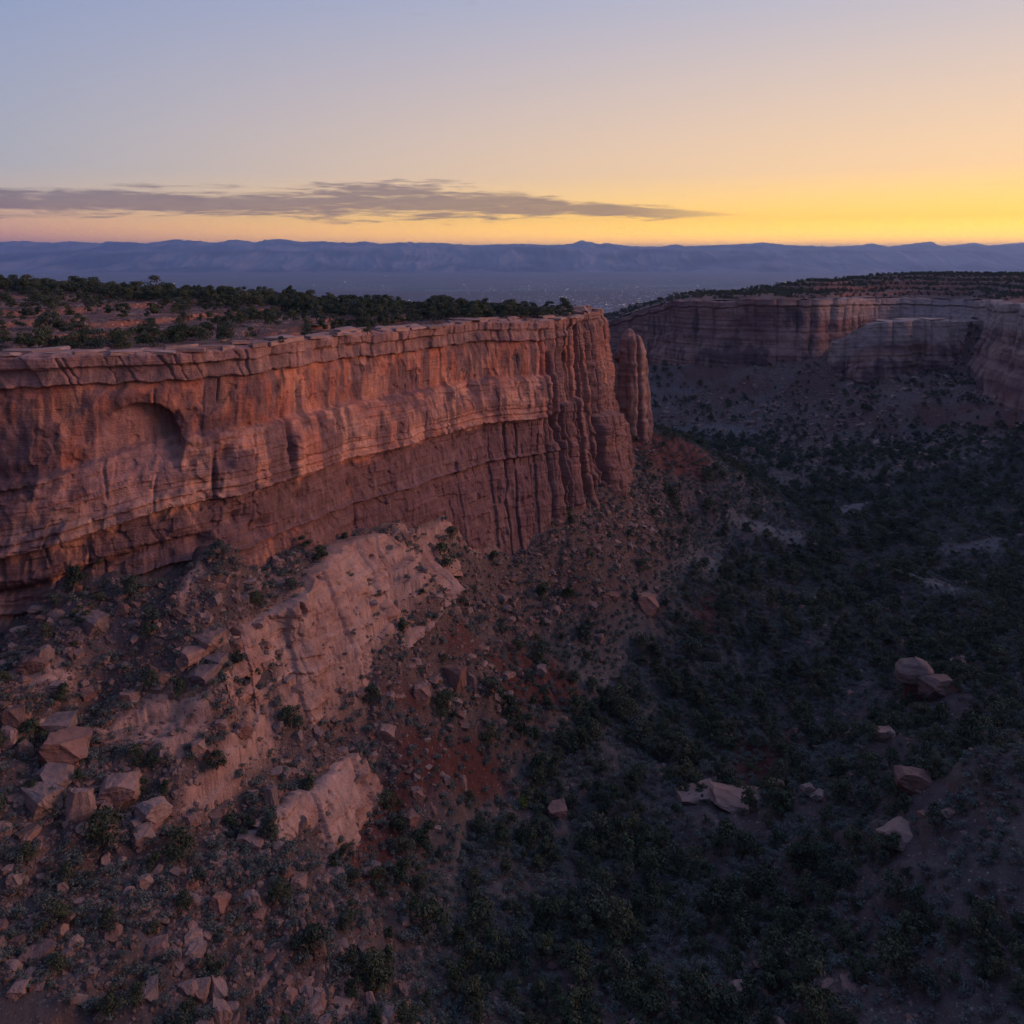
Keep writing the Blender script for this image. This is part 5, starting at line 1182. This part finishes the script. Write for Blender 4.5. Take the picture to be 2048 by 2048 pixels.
# lamps: mast with a floodlight head, the lit points of the valley
def lamp_mesh(colr, stg, r):
    bm = bmesh.new(); bmesh.ops.create_icosphere(bm, subdivisions=1, radius=r)
    for v_ in bm.verts: v_.co.z = v_.co.z * .6 + 14
    for f in bm.faces: f.material_index = 0
    g = bmesh.ops.create_cone(bm, segments=5, radius1=.4, radius2=.25, depth=14)
    for v_ in g['verts']: v_.co.z += 6
    for f in bm.faces:
        if all(v_ in g['verts'] for v_ in f.verts): f.material_index = 1
    me = bpy.data.meshes.new('lamp'); bm.to_mesh(me); bm.free()
    em = bpy.data.materials.new('lit_lamp'); em.use_nodes = True; bs = em.node_tree.nodes['Principled BSDF']; bs.inputs['Emission Color'].default_value = (*colr, 1); bs.inputs['Emission Strength'].default_value = stg
    me.materials.append(em); me.materials.append(mh); return me
LW = [lamp_mesh((1, .85, .62), 6, 2.0), lamp_mesh((1, .66, .32), 5, 1.8), lamp_mesh((.85, .9, 1), 4, 1.8)]
BL = [(770, 554, 1.3), (775, 554, 1.1), (765, 572, 1), (928, 570, 1), (988, 581, 1.2), (1057, 573, 1.2), (1133, 580, 1), (1133, 595, 1), (1124, 594, 1), (1274, 574, 1), (1212, 609, 1.2), (1247, 609, 1.2), (1315, 605, 1.2), (1315, 588, 1), (1205, 646, 1.4),
      (1211, 645, 1.2), (1218, 644, 1.2), (1240, 627, 1.1), (1331, 611, 1.1), (1350, 585, 1.2), (1396, 572, 1), (1484, 585, 1), (1571, 567, 1.5), (1575, 567, 1.3), (1379, 585, 1), (1376, 584, 1), (862, 592, 1), (880, 599, 1), (818, 601, 1), (755, 592, 1), (348, 568, 1), (628, 570, 1), (690, 565, 1)]
rl = random.Random(11)
for k in range(150):
    a = rl.betavariate(2.2, 1.5); x_ = 700 + a * 720; y_ = 567 + rl.betavariate(1.3, 1.5) * (80 if x_ > 1130 else 42); BL.append((x_, y_, rl.uniform(.45, .85)))
for i, (x_, y_, s) in enumerate(BL):
    D = 394 * F / (y_ - HY); o = mobj('floodlight', LW[0 if i < 33 else rl.choice([0, 1, 1, 2])]); o.location = ((x_ - 1024) / F * D, D, -406); s *= D / 8500; o.scale = (s * 1.3, s, 1 if s < 1 else s)
    tag(o, ('bright valley lamp %s' if i < 33 else 'faint valley lamp %s') % where(x_, y_, [('mesa skyline', 640, 600), ('cliff tip', 1160, 620), ('rock tower', 1262, 660), ('left slope of the far mesa', 1350, 600), ('tallest skyline juniper', 305, 560), ('valley centre', 930, 580)]),
        'lamp', 'lit lamps in the valley')
print('valley done')

# ---------------------------------------------------------------- haze over everything
hb = bmesh.new(); bmesh.ops.create_cube(hb, size=1)
for v_ in hb.verts: v_.co = Vector((v_.co.x * 139000, v_.co.y * 139000, 88 + v_.co.z * 1000))
hm = bpy.data.meshes.new('haze'); hb.to_mesh(hm); hb.free()
mt = bpy.data.materials.new('haze'); mt.use_nodes = True; t = NT(mt.node_tree); t.n.clear()
pv = t.new('ShaderNodeVolumePrincipled'); pv.inputs['Color'].default_value = (.37, .55, 1, 1); pv.inputs['Density'].default_value = 4.4e-5; pv.inputs['Anisotropy'].default_value = .4
ou = t.new('ShaderNodeOutputMaterial'); t.l.new(pv.outputs[0], ou.inputs['Volume']); hm.materials.append(mt)
tag(mobj('haze', hm), 'thin blue dawn haze filling the valley air', 'haze', None, 'stuff')

# things whose wording came out the same are told apart by their order across the slope
by = {}
for o in SC.objects:
    if o.parent is None and 'category' in o and o.get('group') and o['category'] != 'lamp': by.setdefault(o['label'], []).append(o)
    elif o.parent is None and o.get('category') == 'lamp': by.setdefault(o['label'], []).append(o)
_u = 'first second third fourth fifth sixth seventh eighth ninth'.split()
ORD = ['leftmost', 'second from left', 'third from left', 'fourth from left', 'fifth from left', 'sixth from left', 'seventh from left', 'eighth from left', 'ninth from left', 'tenth from left'] + [w_ + ' from left' for w_ in 'eleventh twelfth thirteenth fourteenth fifteenth sixteenth seventeenth eighteenth nineteenth twentieth'.split()]
for dec in ('twenty', 'thirty', 'forty', 'fifty'): ORD += [dec + '-' + q_ + ' from left' for q_ in _u] + [{'twenty': 'thirtieth', 'thirty': 'fortieth', 'forty': 'fiftieth', 'fifty': 'sixtieth'}[dec] + ' from left']
for lab, L_ in by.items():
    if len(L_) < 2: continue
    L_.sort(key=lambda o: o.location.x / o.location.y)
    for k, o in enumerate(L_):
        wd = 'rightmost' if k == len(L_) - 1 else ORD[k] if k < len(ORD) else '%d from left' % (k + 1)
        base = lab if len((lab + ' ' + wd).split()) <= 16 else ' '.join(lab.split()[1:])
        o['label'] = base + ', ' + wd
